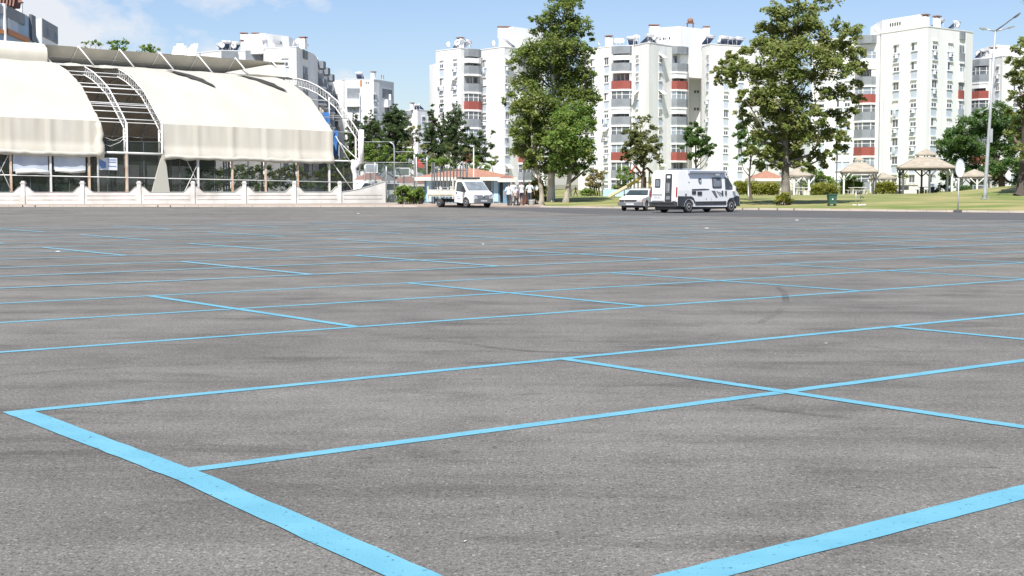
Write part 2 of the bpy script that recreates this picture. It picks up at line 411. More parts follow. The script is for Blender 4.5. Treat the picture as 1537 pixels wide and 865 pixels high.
for x0, x1 in zip(kx, kx[1:]):
    if x0 < -6 or x1 > 61: continue
    def near(x):
        t = min(1, max(0, (x+6)/10)); k = kerbY(x)
        return k-1.0-t*min(20.5, 20.5+0*(x))
    mb.poly([(x0,near(x0),.004),(x1,near(x1),.004),(x1,kerbY(x1),.004),(x0,kerbY(x0),.004)])
struct(mb.build('access_lane', 'asphalt_dark'))
# painted bays: a grid turned 37.7 degrees from the view
EA = Vector((math.cos(rad(37.7)), math.sin(rad(37.7)), 0)); EB = Vector((EA.y, -EA.x, 0))
WORN = False
def bay_line(u0, w0, u1, w1, wd, z=.004):
    if WORN: z += .004; wd *= 1.45
    a = EA*u0+EB*w0; b = EA*u1+EB*w1; d = (b-a).normalized(); n = Vector((-d.y,d.x,0))*wd/2
    k = max(2, int((b-a).length/(1.2 if WORN else .16))); L = []; Rr = []
    for i in range(k+1):
        p = a.lerp(b, i/k); j = R.uniform(-.0045,.0045); s = 1+R.uniform(-.02,.02)
        L.append(p+n*(s)+n.normalized()*j); Rr.append(p-n*s+n.normalized()*j)
    mb.add([(p.x,p.y,z) for p in L]+[(p.x,p.y,z) for p in Rr], [(i,i+1,k+2+i,k+1+i) for i in range(k)])
mb = MB()
W0 = [-4.38,-7.65,-10.45]
bay_line(3.15,-4.20,6.8,-4.33,.205); bay_line(6.8,-4.33,40,-4.48,.205); bay_line(3.5,-7.62,50,-7.70,.125); bay_line(3.38,-10.36,56,-10.6,.125)
bay_line(3.47,-10.40,3.45,-7.4,.20,.006); bay_line(3.45,-7.4,3.25,-4.15,.20,.006); bay_line(8.62,-10.42,8.66,-4.3,.125,.006); bay_line(13.6,-10.45,13.6,-4.3,.125,.006); bay_line(18.6,-10.5,18.6,-4.3,.125,.006)
def group(ws, us, u0, u1):
    for q in ws: bay_line(u0, q, u1, q-.15, .12)
    for q in us: bay_line(q, ws[-1], q, ws[0], .13, .006)
group([-14.15,-17.2,-20.0], [8.68,13.25,17.8,22.4,27,31.5,36], -4, 62)
struct(mb.build('bay_markings', 'blue_paint')); mb = MB(); WORN = True
group([-22.9,-25.8,-28.5], [13.1,17.4,21.9,26.5,31.9,36.5,41], -2, 62)
group([-31.7,-34.5,-37.2], [13.2,17.3,22.1,26.6,31.5,36,40.5,45], 2, 60)
group([-40.2,-43.0,-45.8], [13.2,17.5,22.0,26.5,31.2,36,40.5], 2, 56)
group([-49.0,-51.8,-54.6], [17.5,22.2,26.6,31.2,36,40.5], 4, 52)
struct(mb.build('worn_bay_markings', 'worn_paint'))
mb = MB()          # curved tyre scrubs
def scrub(pts, wd):
    k = len(pts); L = []; Rr = []
    for i, p in enumerate(pts):
        d = (pts[min(i+1,k-1)]-pts[max(i-1,0)]).normalized(); n = Vector((-d.y,d.x,0))*wd/2
        L.append(p+n); Rr.append(p-n)
    mb.add([(p.x,p.y,.0045) for p in L]+[(p.x,p.y,.0045) for p in Rr], [(i,i+1,k+i+1,k+i) for i in range(k-1)])
scrub([Gd(*q) for q in ((1060,505),(1100,497),(1140,485),(1168,470),(1180,455),(1178,440),(1165,430))], .10)
scrub([Gd(*q) for q in ((640,508),(690,515),(745,523),(800,528),(860,530),(930,530))], .12)
scrub([Gd(*q) for q in ((1130,612),(1170,618),(1230,624),(1270,629))], .09)
scrub([Gd(*q) for q in ((0,566),(50,561),(110,556),(180,552),(300,548))], .12)
scrub([Gd(*q) for q in ((1300,520),(1380,530),(1460,520),(1537,512))], .06)
struct(mb.build('tyre_scrubs', 'tyre_mark'))
mb = MB(); rs_ = random.Random(21)
for px, py, w_, h_ in ((550,688,34,5),(628,686,30,6),(683,679,26,7),(742,672,10,4),(1120,608,60,5),(1190,617,44,6),(1255,625,30,4),(1487,703,28,4),(1512,708,16,4),(200,606,40,6),(232,598,30,6),(1190,652,16,3),(860,650,14,4),(570,640,20,4),(905,700,16,3)):
    c = Gd(px,py); k = c.y/2150; ax = w_*k*.5; ay = h_*c.y*c.y/(2150*CAMH)*.5; ring = []
    for i in range(14):
        t = 2*math.pi*i/14; q = rs_.uniform(.55,1.15); ring.append((c.x+ax*q*math.cos(t), c.y+ay*q*math.sin(t), .0028))
    mb.poly(ring)
struct(mb.build('oil_stains', 'tyre_mark'))
# kerb, pavement, yard, lawn
mb = MB()
def kpath(x0, x1, step=1.0):
    xs = [x0+(x1-x0)*i/int((x1-x0)/step) for i in range(int((x1-x0)/step)+1)]
    return [(x, kerbY(x)) for x in xs]
kp = kpath(-120, 90)
for (x0,y0),(x1,y1) in zip(kp, kp[1:]):
    d = Vector((x1-x0,y1-y0,0)); L = d.length; c = ((x0+x1)/2,(y0+y1)/2+.10,.065+R.uniform(-.012,.006))
    mb.box(c, (L-.02-(R.random()<.12)*.15,.2,.13), math.atan2(d.y,d.x))
struct(mb.build('kerb', 'kerb_stone'))
LX0 = 2.4                                            # where the pavement gives way to the lawn
mb = MB(); xs = [-120,-60,-38,-20,-8,LX0]
for x0, x1 in zip(xs, xs[1:]): mb.slab([(x0,kerbY(x0)+.2,.0),(x1,kerbY(x1)+.2,.0),(x1,kerbY(x1)+9,.0),(x0,kerbY(x0)+9,.0)], (0,0,.115))
struct(mb.build('pavement', 'concrete'))
mb = MB()
for x0, x1 in zip(xs, xs[1:]): mb.poly([(x0*1.6 if x0<-100 else x0,kerbY(x0)+8.99,.1),(x1,kerbY(x1)+8.99,.1),(x1+2,420,.1),(x0*3 if x0<-100 else x0*1.2,420,.1)])
struct(mb.build('yard_ground', 'yard'))
def lawn_mat():
    m = mat('lawn', (.115,.165,.03), (.30,.26,.11), .2, .95, detail=8, stretch=(.7,1.6,1), lo=.40, hi=.62, bump=.6, bscale=6)
lawn_mat()
mb = MB(); nx, ny = 90, 60; vs = []
for j in range(ny+1):
    for i in range(nx+1):
        x = LX0+(i/nx)**1.3*150; d = .2+(j/ny)**2*230
        y = kerbY(x)+d; vs.append((x,y,lawnZ(x,y)))
mb.add(vs, [(j*(nx+1)+i,j*(nx+1)+i+1,(j+1)*(nx+1)+i+1,(j+1)*(nx+1)+i) for j in range(ny) for i in range(nx)], 0, True)
struct(mb.build('lawn', 'lawn'))
def gz(x, y):
    if y < kerbY(x): return 0.0
    return lawnZ(x,y) if x > LX0 else (.115 if y < kerbY(x)+9 else .10)
# ---------------------------------------------------------------- the fabric sports hall
U = Vector((.819,.573,0)); V = Vector((-.573,.819,0)); R0 = Vector((-14.7,138.5,0))
PROF = [(0,6.55),(.9,7.3),(2,8.1),(3.2,9.0),(4.4,9.85),(6.4,10.75),(8.4,11.5),(10.6,12.1),(12.8,12.5),(15,12.72),(16,12.75)]
PROF = PROF+[(32-v,z) for v,z in reversed(PROF[:-1])]
def H(t, v, z, ):  # t metres left of the right end, v metres in from the front
    p = R0-U*t+V*v; p.z = z+.018*t; return p
hall = thing('sports_hall', R0-U*22+V*16, 'large arched sports hall under torn cream fabric with bare white trusses', 'sports hall')
def profn(off):   # profile pushed inwards
    out = []
    for i, (v, z) in enumerate(PROF):
        a = PROF[max(i-1,0)]; b = PROF[min(i+1,len(PROF)-1)]; d = Vector((b[0]-a[0], b[1]-a[1])).normalized()
        out.append((v+d.y*off, z-d.x*off))
    return out
INN = profn(.75)
def truss(t, full=True):
    mb = MB(); o = [H(t,v,z) for v,z in PROF]; i_ = [H(t,v,z) for v,z in INN]
    mb.tube(o, .075, 5); mb.tube(i_, .065, 5)
    # lattice web
    def along(L, s):
        tot = [0]
        for a, b in zip(L, L[1:]): tot.append(tot[-1]+(b-a).length)
        q = s*tot[-1]
        for k in range(len(L)-1):
            if q <= tot[k+1]+1e-6: return L[k].lerp(L[k+1], (q-tot[k])/(tot[k+1]-tot[k]))
        return L[-1]
    n = 56
    for k in range(n):
        a = along(o, k/n); b = along(i_, (k+.5)/n); c = along(o, (k+1)/n)
        mb.tube([a,b], .03, 4, caps=False); mb.tube([b,c], .03, 4, caps=False)
    for v in (0, 32):
        s = 1 if v == 0 else -1
        mb.tube([H(t,v,0),H(t,v,6.6)], .1, 6); mb.tube([H(t,v+s*.7,0),H(t,v+s*.7,6.2)], .08, 6)
        for q in range(7):
            mb.tube([H(t,v,.3+q*.9),H(t,v+s*.7,.75+q*.9)], .028, 4, caps=False); mb.tube([H(t,v+s*.7,.75+q*.9),H(t,v,1.2+q*.9)], .028, 4, caps=False)
    mb.build('truss_frame', 'white_steel', hall)
for t in (0, 3.3, 6.6, 9.9, 13.2, 16.5, 19.8, 23.0, 25.6, 29.7, 33, 36.3, 42.9): truss(t)
# purlins: thin bars along the hall
mb = MB()
for k in range(1, len(PROF)-1):
    v, z = INN[k] if k % 2 else PROF[k]
    mb.tube([H(-.0,v,z-.05),H(46,v,z-.05)], .045, 4)
for v, z in ((.35,6.9),(1.5,7.6),(2.6,8.4),(3.8,9.3),(5.3,10.2)): mb.tube([H(19,v,z),H(27,v,z)], .045, 4)
mb.build('purlin', 'white_steel', hall)
# fabric skins
def skin(name, m, t0, t1, k0, k1, off=.10, sag=.10, nt_=40, sub=4, group=None, jag=0.0):
    mb = MB(); rows = []
    pr = profn(-off)[k0:k1+1]; pts = []
    for a, b in zip(pr, pr[1:]):
        for s in range(sub): pts.append((a[0]+(b[0]-a[0])*s/sub, a[1]+(b[1]-a[1])*s/sub))
    pts.append(pr[-1])
    vs = []; rr = random.Random(3)
    for i in range(nt_+1):
        t = t0+(t1-t0)*i/nt_
        s = abs(math.sin(math.pi*(t-3.3)/3.3))
        for j, (v, z) in enumerate(pts):
            jj = jag*rr.uniform(-1,1) if i in (0, nt_) else 0
            dz = -sag*s*(.4+.6*math.sin(math.pi*j/(len(pts)-1)))+rr.uniform(-.015,.015)
            vs.append(H(t+jj, v, z+dz))
    n = len(pts)
    mb.add(vs, [(i*n+j,i*n+j+1,(i+1)*n+j+1,(i+1)*n+j) for i in range(nt_) for j in range(n-1)], 0, True)
    return mb.build(name, m, hall)
skin('fabric_roof', 'cream_fabric', 2.9, 19.8, 0, 10, jag=.05)
skin('fabric_roof', 'cream_fabric', 25.4, 60, 0, 10, jag=.05)
skin('rear_fabric', 'old_fabric', 1.2, 60, 11, 20)
mb = MB()     # crown of the roof between the two front skins, still covered
q = skin('crown_fabric', 'cream_fabric', 19.7, 25.5, 7, 10, sag=.25, nt_=14, jag=.0)
# vertical front bands hanging from the eave
def band(name, m, t0, t1, z0, z1, v=-.14):
    mb = MB(); n = int((t1-t0)/.22); k = 7; vs = []; rr = random.Random(int(t0*10)+1)
    ph = [rr.uniform(0,6) for _ in range(4)]
    for i in range(n+1):
        t = t0+(t1-t0)*i/n; seam = min(abs(((t-3.3)/3.3)%1), 1-abs(((t-3.3)/3.3)%1))*3.3
        for j in range(k+1):
            f = j/k; amp = .022*f
            w_ = amp*(math.sin(t*5.1+ph[0])+.6*math.sin(t*11.3+ph[1])+.4*math.sin(t*2.2+f*3+ph[2]))+(.07 if seam < .22 else 0)
            b = .06*math.sin(t*3.7+ph[3])*(j == 0)
            vs.append(H(t, v-w_-(.16 if j == 0 else (.2 if j == 1 else 0)), z0+(z1-z0)*(1-f) if False else z1+(z0-z1)*(1-f)+b))
    mb.add(vs, [(i*(k+1)+j,i*(k+1)+j+1,(i+1)*(k+1)+j+1,(i+1)*(k+1)+j) for i in range(n) for j in range(k)], 0, True)
    return mb.build(name, m, hall)
band('side_curtain', 'cream_side', 2.9, 19.75, 3.6, 6.62); band('side_curtain', 'cream_side', 25.4, 60, 3.55, 6.62)
# rolled hem under each curtain
for t0, t1 in ((2.9,19.75),(25.4,60)):
    mb = MB(); n = int((t1-t0)/.5); rr = random.Random(5)
    mb.tube([H(t0+(t1-t0)*i/n, -.3+rr.uniform(-.03,.03), 3.72+rr.uniform(-.05,.05)) for i in range(n+1)], [.2+rr.uniform(-.04,.04) for i in range(n+1)], 8)
    mb.build('curtain_hem', 'cream_fabric', hall)
# gap curtain end, bunched fabric hanging beside the left skin, and the pale wedge of cloth at the gap's right foot
mb = MB(); rr = random.Random(9)
mb.tube([H(25.5+rr.uniform(-.1,.1),-.25,3.5+q*.5) for q in range(7)], [.35,.42,.38,.33,.3,.26,.2], 9); mb.build('bunched_cloth', 'cream_side', hall)
mb = MB(); mb.slab([H(19.2,-.25,.1),H(21.0,-.25,.1),H(20.4,-.2,2.2),H(19.85,-.15,3.9),H(19.6,-.15,3.9)], V*.25); mb.build('hanging_cloth', 'cream_fabric', hall)
# posts, rails and glazing along the front
for k in range(0, 14):
    t = 3.3*k
    if k == 0: continue
    mb = MB(); mb.box(H(t,-.05,2.0), (.16,.16,4.0+.0), math.atan2(U.y,U.x)); mb.build('post', ['rusty_post','post_white','rusty_post','rusty_post'][k % 4], hall)
mb = MB(); mb.tube([H(-.0,-.1,1.82),H(46,-.1,1.82)], .05, 5); mb.build('rail', 'white_steel', hall)
mb = MB(); mb.tube([H(-.0,-.05,3.85),H(3.2,-.05,3.85)], .08, 5); mb.tube([H(19.6,-.05,3.95),H(25.6,-.05,3.95)], .11, 5); mb.build('eave_beam', 'white_steel', hall)
for k in range(0, 14):
    t = 3.3*k; mb = MB()
    if 19 < t < 25: top = 5.0
    else: top = 3.8
    mb.slab([H(t+.1,.15,.1),H(t+3.2,.15,.1),H(t+3.2,.15,top),H(t+.1,.15,top)], V*.03); g_ = mb.build('glass_panel', 'dark_glass', hall)
    mb = MB()
    for z in (.12, top): mb.box(H(t+1.65,.13,z), (3.1,.06,.07), math.atan2(U.y,U.x))
    mb.box(H(t+1.65,.13,top/2), (.06,.06,top), math.atan2(U.y,U.x)); mb.build('glazing_bar', 'gate_dark', g_)
# braces
mb = MB()
for t in (17.0, 33.8):
    mb.tube([H(t+1.2,-.15,0),H(t,-.15,2.3),H(t-1.0,-.15,0)], .05, 5); mb.tube([H(t,-.15,2.3),H(t-.7,-.15,3.7)], .03, 4); mb.tube([H(t,-.15,2.3),H(t+.7,-.15,3.7)], .03, 4)
mb.tube([H(.2,-.1,.3),H(3,-.1,3.7)], .045, 5); mb.tube([H(.2,-.1,2.4),H(2.6,-.1,6.2)], .035, 5)
mb.tube([H(.05,0,3.9),H(.05,6,6.8)], .05, 5); mb.tube([H(.05,6,6.8),H(.05,6,.1)], .07, 5); mb.tube([H(.05,6,6.8),H(.05,6,10.3)], .06, 5)
mb.tube([H(.05,0,3.9),H(.05,11,3.9)], .06, 5)
mb.build('brace', 'white_steel', hall)
# wrapped white foot of the corner post
mb = MB(); mb.tube([H(.5,-.1,0),H(.5,-.1,1.4),H(.55,-.1,2.6),H(.7,-.1,3.2),H(.4,-.1,3.8)], [.22,.26,.24,.3,.5], 9); mb.tube([H(-.2,-.1,3.6),H(-.2,-.1,6.9)], [.2,.24], 9); mb.build('wrapped_cloth', 'white_paint', hall)
# blue tarps and sheets inside the open right end
for v0, v1, z0, z1 in ((2.6,4.2,5.2,8.6),(.9,1.9,4.4,6.8),(5.0,6.2,4.6,9.0)):
    mb = MB(); n = 6; vs = []
    for i in range(n+1):
        for j in range(7):
            v = v0+(v1-v0)*i/n; vs.append(H(1.9+.12*math.sin(i*2.1+j), v, z0+(z1-z0)*j/6))
    mb.add(vs, [(i*7+j,i*7+j+1,(i+1)*7+j+1,(i+1)*7+j) for i in range(n) for j in range(6)], 0, True); mb.build('blue_tarp', 'blue_tarp', hall)
mb = MB(); mb.slab([H(1.6,1.0,4.0),H(1.6,7,4.0),H(1.6,7,6.4),H(1.6,1.0,5.4)], U*-.08); mb.build('end_panel', 'spandrel_grey', hall)
mb = MB(); mb.slab([H(1.5,4.3,4.4),H(1.5,5.0,4.4),H(1.5,5.2,9.2),H(1.5,4.4,8.8)], U*-.05); mb.build('hanging_sheet', 'cream_side', hall)
# floor and rear side of the hall
mb = MB(); mb.slab([H(.3,.4,.12-.018*.3),H(60,.4,.12-.018*60),H(60,31.6,.12-.018*60),H(.3,31.6,.12-.0054)], (0,0,.03)); mb.build('hall_floor', 'hall_floor', hall)
mb = MB(); mb.slab([H(1,31.9,3.6),H(60,31.9,3.6),H(60,31.9,6.6),H(1,31.9,6.6)], V*.05); mb.build('rear_curtain', 'old_fabric', hall)
mb = MB(); mb.slab([H(1,31.95,-.6),H(60,31.95,-.6),H(60,31.95,3.6),H(1,31.95,3.6)], V*.04); mb.build('rear_glazing', 'dark_glass', hall)
# raised ridge canopy: two beige sheets over white A-frames
mb = MB(); n = 40; vs = []; rr = random.Random(4)
for i in range(n+1):
    t = 1.0+59*i/n; sg = .10*abs(math.sin(math.pi*t/4.2))
    for v, z in ((15.9,12.7),(15.2,13.3-sg),(14.0,14.22+.04*rr.uniform(-1,1)),(16.0,14.1-sg),(18.0,12.8)): vs.append(H(t,v,z))
mb.add(vs, [(i*5+j,i*5+j+1,(i+1)*5+j+1,(i+1)*5+j) for i in range(n) for j in range(4)], 0, False)
mb.build('ridge_canopy', 'beige_tarp', hall)
for t in range(2, 46, 4):
    mb = MB(); mb.tube([H(t-.5,12.6,12.5),H(t+.5,13.9,14.3)], .07, 5); mb.tube([H(t+.8,15.6,12.7),H(t+.5,13.9,14.3)], .05, 5); mb.build('canopy_strut', 'white_steel', hall)
mb = MB(); mb.tube([H(1,15.1,13.3),H(46,15.1,13.3)], .06, 4); mb.build('canopy_rail', 'cream_fabric', hall)
# cream sheet pulled over the ridge at the left, and the loose flap at its right end
mb = MB(); n = 24; vs = []; rr = random.Random(8)
for i in range(n+1):
    t = 26.0+33*i/n; e = .25*rr.uniform(-1,1) if i < 2 else .03*rr.uniform(-1,1)
    for v, z in ((12.6,12.45),(12.5,12.8),(12.45,13.3),(12.6,13.8),(13.4,14.2),(14.6,14.4),(16,14.5)): vs.append(H(t+e,v,z+.02*math.sin(t*4+z)))
mb.add(vs, [(i*7+j,i*7+j+1,(i+1)*7+j+1,(i+1)*7+j) for i in range(n) for j in range(6)], 0, True); mb.build('ridge_cover', 'cream_side', hall)
mb = MB()
mb.slab([H(7.8,13.5,12.72),H(1.8,12.0,12.4),H(1.0,13.8,13.95),H(2.6,14.2,13.9),H(4.8,14.1,13.2)], V*.12); mb.build('ridge_flap', 'cream_fabric', hall)
mb = MB(); mb.slab([H(7.5,12.6,12.52),H(1.4,11.5,12.25),H(1.4,11.4,12.45),H(5,12.0,12.62)], V*.1); mb.build('flap_edge', 'beige_tarp', hall)
# slits torn in the roof skin
def on_prof(v, off):
    for (a, za), (b, zb) in zip(PROF, PROF[1:]):
        if a <= v <= b: return za+(zb-za)*(v-a)/(b-a)+off
for tt in (14.8, 7.4):
    mb = MB(); L = []; Rr = []
    for i in range(9):
        f = i/8; v = 11.6-6.0*f; t = tt-2.6*f; wv = .62*math.sin(math.pi*min(1,f*1.0+.02))**.8*(1+.25*math.sin(i*3))
        L.append(H(t+wv,v,on_prof(v,.17))); Rr.append(H(t-wv,v,on_prof(v,.17)))
    mb.add(L+Rr, [(i,i+1,10+i,9+i) for i in range(8)]); mb.build('torn_slit', 'dark_tear', hall)
# plastic sheets and a banner hung in the glazing
mb = MB(); mb.slab([H(26.7,-.05,2.35),H(29.4,-.05,2.35),H(29.4,-.05,3.75),H(26.7,-.05,3.75)][:4], V*.05); mb.slab([H(29.9,-.05,2.15),H(32.8,-.05,2.15),H(32.8,-.05,3.75),H(29.9,-.05,3.75)], V*.05)
mb.build('plastic_sheet', 'plastic_sheet', hall)
mb = MB(); mb.tube([H(26.8,-.1,2.35),H(28,-.1,2.25),H(29.3,-.1,2.36)], .16, 6); mb.tube([H(29.9,-.1,2.1),H(31,-.1,2.2),H(32.6,-.1,2.12)], .18, 6); mb.build('rolled_edge', 'white_paint', hall)
mb = MB(); mb.slab([H(23.9,-.02,2.45),H(25.6,-.02,2.45),H(25.6,-.02,3.5),H(23.9,-.02,3.5)], V*.04); bn = mb.build('banner', 'banner_white', hall)
mb = MB(); mb.slab([H(24.9,-.04,2.65),H(25.5,-.04,2.5),H(25.5,-.04,3.4),H(24.9,-.04,3.1)], V*.015)
for z in (3.3, 3.1, 2.75): mb.slab([H(24.0,-.04,z),H(24.75,-.04,z),H(24.75,-.04,z+.07),H(24.0,-.04,z+.07)], V*.015)
mb.build('print', 'banner_blue', bn)
mb = MB(); rr = random.Random(2)        # cables drooping in the gap
mb.tube([H(22.9,0,5.6),H(23.6,0,4.9),H(24.5,0,4.5),H(25.4,0,4.8)], .02, 4); mb.tube([H(22.9,0,6.0),H(23.4,0,5.3),H(24.2,0,5.0),H(25.4,0,5.4)], .02, 4); mb.build('cable', 'white_steel', hall)

# ---------------------------------------------------------------- low white wall in front of it
WP = [(-54,111.8),(-40.5,112.9),(-34.1,113.5),(-27.9,114.3),(-26.0,0)]
posts = [(-52,103.5),(-8,0)]
pxs = [(-54,112.0),(35,112.6),(124,113.4),(209,114.3),(290,115.3),(367,116.5),(442,117.8),(510,119.2)]
bw = thing('boundary_wall', (XY(250,115),115,.1), 'long low white wall with scalloped pillars in front of the fabric hall', 'wall')
pp = [Vector((XY(px,Y),Y,0)) for px, Y in pxs]; pp.append(Vector((XY(578,121),121,0)))
for i, (a, b) in enumerate(zip(pp, pp[1:])):
    d = (b-a).normalized(); n = Vector((-d.y,d.x,0)); L = (b-a).length; mb = MB(); top = []
    N = 70
    for k in range(N+1):
        s = L*k/N; e = min(s, (L-s) if i < len(pp)-2 else 99)
        h = 1.02 if e > .85 else (1.02+.52*(1-max(0,e-.22)/.63)**1.0*(1 if e > .2 else 1))
        if .22 < e <= .85:
            q = (.85-e)/.63; h = 1.02+.44*(math.sin(q*math.pi-math.pi/2)*.5+.5)
        if e <= .22: h = 1.46
        top.append((s,h))
    if i == len(pp)-2:
        top = [(s, h if s < L-4.2 else 1.02+.9*max(0,(s-(L-4.2))/4.2)**1.6) for s, h in top]
    pts = [a+d*s+Vector((0,0,h)) for s,h in top]+[b+Vector((0,0,.1)),a+Vector((0,0,.1))]
    mb.slab([p-n*.1 for p in pts], n*.2); pan = mb.build('wall_panel', 'wall_white', bw)
    mb = MB()
    for z in (.42, .74): mb.slab([a+d*.3-n*.115+Vector((0,0,z)),b-d*.3-n*.115+Vector((0,0,z)),b-d*.3-n*.115+Vector((0,0,z+.03)),a+d*.3-n*.115+Vector((0,0,z+.03))], n*.012)
    mb.build('groove', 'concrete', pan)
    mb = MB()
    for (s0,h0),(s1,h1) in zip(top, top[1:]):
        p0 = a+d*s0+Vector((0,0,h0+.004)); p1 = a+d*s1+Vector((0,0,h1+.004))
        mb.slab([p0-n*.13,p1-n*.13,p1+n*.13,p0+n*.13], (0,0,.035))
    mb.build('coping', 'wall_cap', pan)
for p in pp[:-1]:
    mb = MB(); mb.box((p.x,p.y,.95), (.30,.36,1.7)); mb.box((p.x,p.y,1.76), (.38,.44,.08)); mb.box((p.x,p.y,1.86), (.26,.3,.12)); mb.build('pillar', 'wall_white', bw)
# ---------------------------------------------------------------- apartment blocks
MESH = {}
def win_mesh(kind, w=1.25, h=1.32):
    """window frame and its dark pane, facing +y, centred on x, z from 0 to h"""
    key = ('f', kind, w, h)
    if key in MESH: return MESH[key]
    a = MB()
    a.b2(-w/2,-w/2+.09,0,.07,0,h); a.b2(w/2-.09,w/2,0,.07,0,h); a.b2(-w/2+.09,w/2-.09,0,.07,0,.09); a.b2(-w/2+.09,w/2-.09,0,.07,h-.09,h)
    a.b2(-.04,.04,0,.065,.09,h-.09); a.b2(-w/2-.08,w/2+.08,0,.16,-.1,-.001); a.b2(-w/2-.04,w/2+.04,0,.22,h+.001,h+.16)
    p = MB(); p.b2(-w/2+.09,w/2-.09,0,.03,.09,h-.09)
    b = MB()
    if kind == 'half': b.b2(-w/2+.09,w/2-.09,.032,.05,h*.52,h-.09)
    elif kind == 'shut': b.b2(-w/2+.09,w/2-.09,.032,.05,.09,h-.09)
    elif kind == 'side': b.b2(-w/2+.09,-.04,.032,.05,.09,h-.09)
    MESH[key] = (a.mesh('window', 'white_trim'), p.mesh('pane', 'pane'), b.mesh('blind', 'blind') if b.v else None)
    return MESH[key]
def span_mesh(w, h, m):
    key = ('s', w, h, m)
    if key not in MESH:
        a = MB(); a.b2(-w/2,w/2,0,.05,0,h); MESH[key] = a.mesh('spandrel', m)
    return MESH[key]
def bay_poly(w, d): return [(-w/2,0),(-w/2,d*.62),(-w*.12,d),(w/2,d*.75),(w/2,0)]
def parapet_mesh(w, d, h, m):
    key = ('p', w, d, h, m)
    if key not in MESH:
        a = MB(); a.prism(bay_poly(w,d), 0, h); MESH[key] = a.mesh('parapet', m)
    return MESH[key]
def slab_mesh(w, d):
    key = ('sl', w, d)
    if key not in MESH:
        a = MB(); a.prism(bay_poly(w+.16,d+.1), -.32, -.003); MESH[key] = a.mesh('balcony', 'white_trim')
    return MESH[key]
def glaz_mesh(w, d, h, dark):
    key = ('g', w, d, h, dark)
    if key not in MESH:
        a = MB(); pl = bay_poly(w-.12,d-.1); a.prism(pl, .003, h, 1)
        for (x0,y0),(x1,y1) in zip(pl, pl[1:]):
            L = math.hypot(x1-x0,y1-y0); n = max(1,int(L/.85))
            for k in range(n+1):
                x, y = x0+(x1-x0)*k/n, y0+(y1-y0)*k/n; a.box((x,y,h/2), (.09,.09,h-.02), math.atan2(y1-y0,x1-x0), 0)
            a.box(((x0+x1)/2,(y0+y1)/2,h*.52), (L,.07,.07), math.atan2(y1-y0,x1-x0), 0)
        MESH[key] = a.mesh('glazing', ['white_trim', 'pane' if dark else 'pane_light'])
    return MESH[key]
def open_mesh(w, d, h):
    key = ('o', w, d, h)
    if key not in MESH:
        a = MB(); a.b2(-w/2+.05,w/2-.05,.0,.03,.003,h,0); a.b2(-w*.1,w*.28,.03,.06,.003,h*.9,1); a.b2(-w*.42,-w*.2,.03,.06,h*.2,h*.9,1)
        a.b2(-w*.13,-w*.1,.03,.08,0.003,h*.9,2); a.b2(.08*w,.1*w,.06,.08,.003,h*.9,2); a.b2(-w/2,-w/2+.12,0,d*.6,.003,h,2)
        MESH[key] = a.mesh('recess', ['recess','pane','white_trim'])
    return MESH[key]
def awn_mesh(w, d, h):
    key = ('a', w, d, h)
    if key not in MESH:
        a = MB(); pl = bay_poly(w-.05,d+.02); a.prism(pl, 0, h); MESH[key] = a.mesh('sun_blind', 'blind')
    return MESH[key]
def ac_mesh():
    if 'ac' not in MESH:
        a = MB(); a.b2(-.42,.42,.1,.42,0,.58); a.lathe((.08,.42,.29), [(.22,0),(.22,.012)], 14, 'y', 1); a.b2(-.36,-.3,0,.3,-.06,0,1); a.b2(.3,.36,0,.3,-.06,0,1)
        MESH['ac'] = a.mesh('air_conditioner', ['white_paint','trim_grey'])
    return MESH['ac']
def dish_mesh():
    if 'dish' not in MESH:
        a = MB(); a.lathe((0,0,.9), [(.02,.12),(.3,.16),(.48,.28),(.5,.30),(.3,.18),(.02,.14)], 14, 'y'); a.tube([(0,0,0),(0,0,.8),(0,.1,.9)], .035, 5); a.tube([(0,.12,.6),(0,.6,.95)], .02, 4)
        MESH['dish'] = a.mesh('satellite_dish', 'white_paint')
    return MESH['dish']
def tank_mesh():
    if 'tank' not in MESH:
        a = MB(); a.lathe((0,0,1.5), [(.05,-.85),(.27,-.8),(.27,.8),(.05,.85)], 14, 'x'); a.slab([(-.8,.1,1.25),(.8,.1,1.25),(.8,1.5,.25),(-.8,1.5,.25)], (0,.03,.05), 1)
        for x in (-.7,.7):
            a.tube([(x,0,0),(x,0,1.3)], .035, 4); a.tube([(x,0,.1),(x,1.5,.2)], .03, 4)
        MESH['tank'] = a.mesh('water_heater', ['steel_tank','solar_panel'])
    return MESH['tank']
def chim_mesh():
    if 'chim' not in MESH:
        a = MB(); a.b2(-.5,.5,-.4,.4,0,1.7); a.b2(-.38,.38,-.3,.3,1.7,1.85,1); a.b2(-.62,.62,-.5,.5,1.85,2.02,1)
        MESH['chim'] = a.mesh('chimney', ['white_render','brown_cap'])
    return MESH['chim']

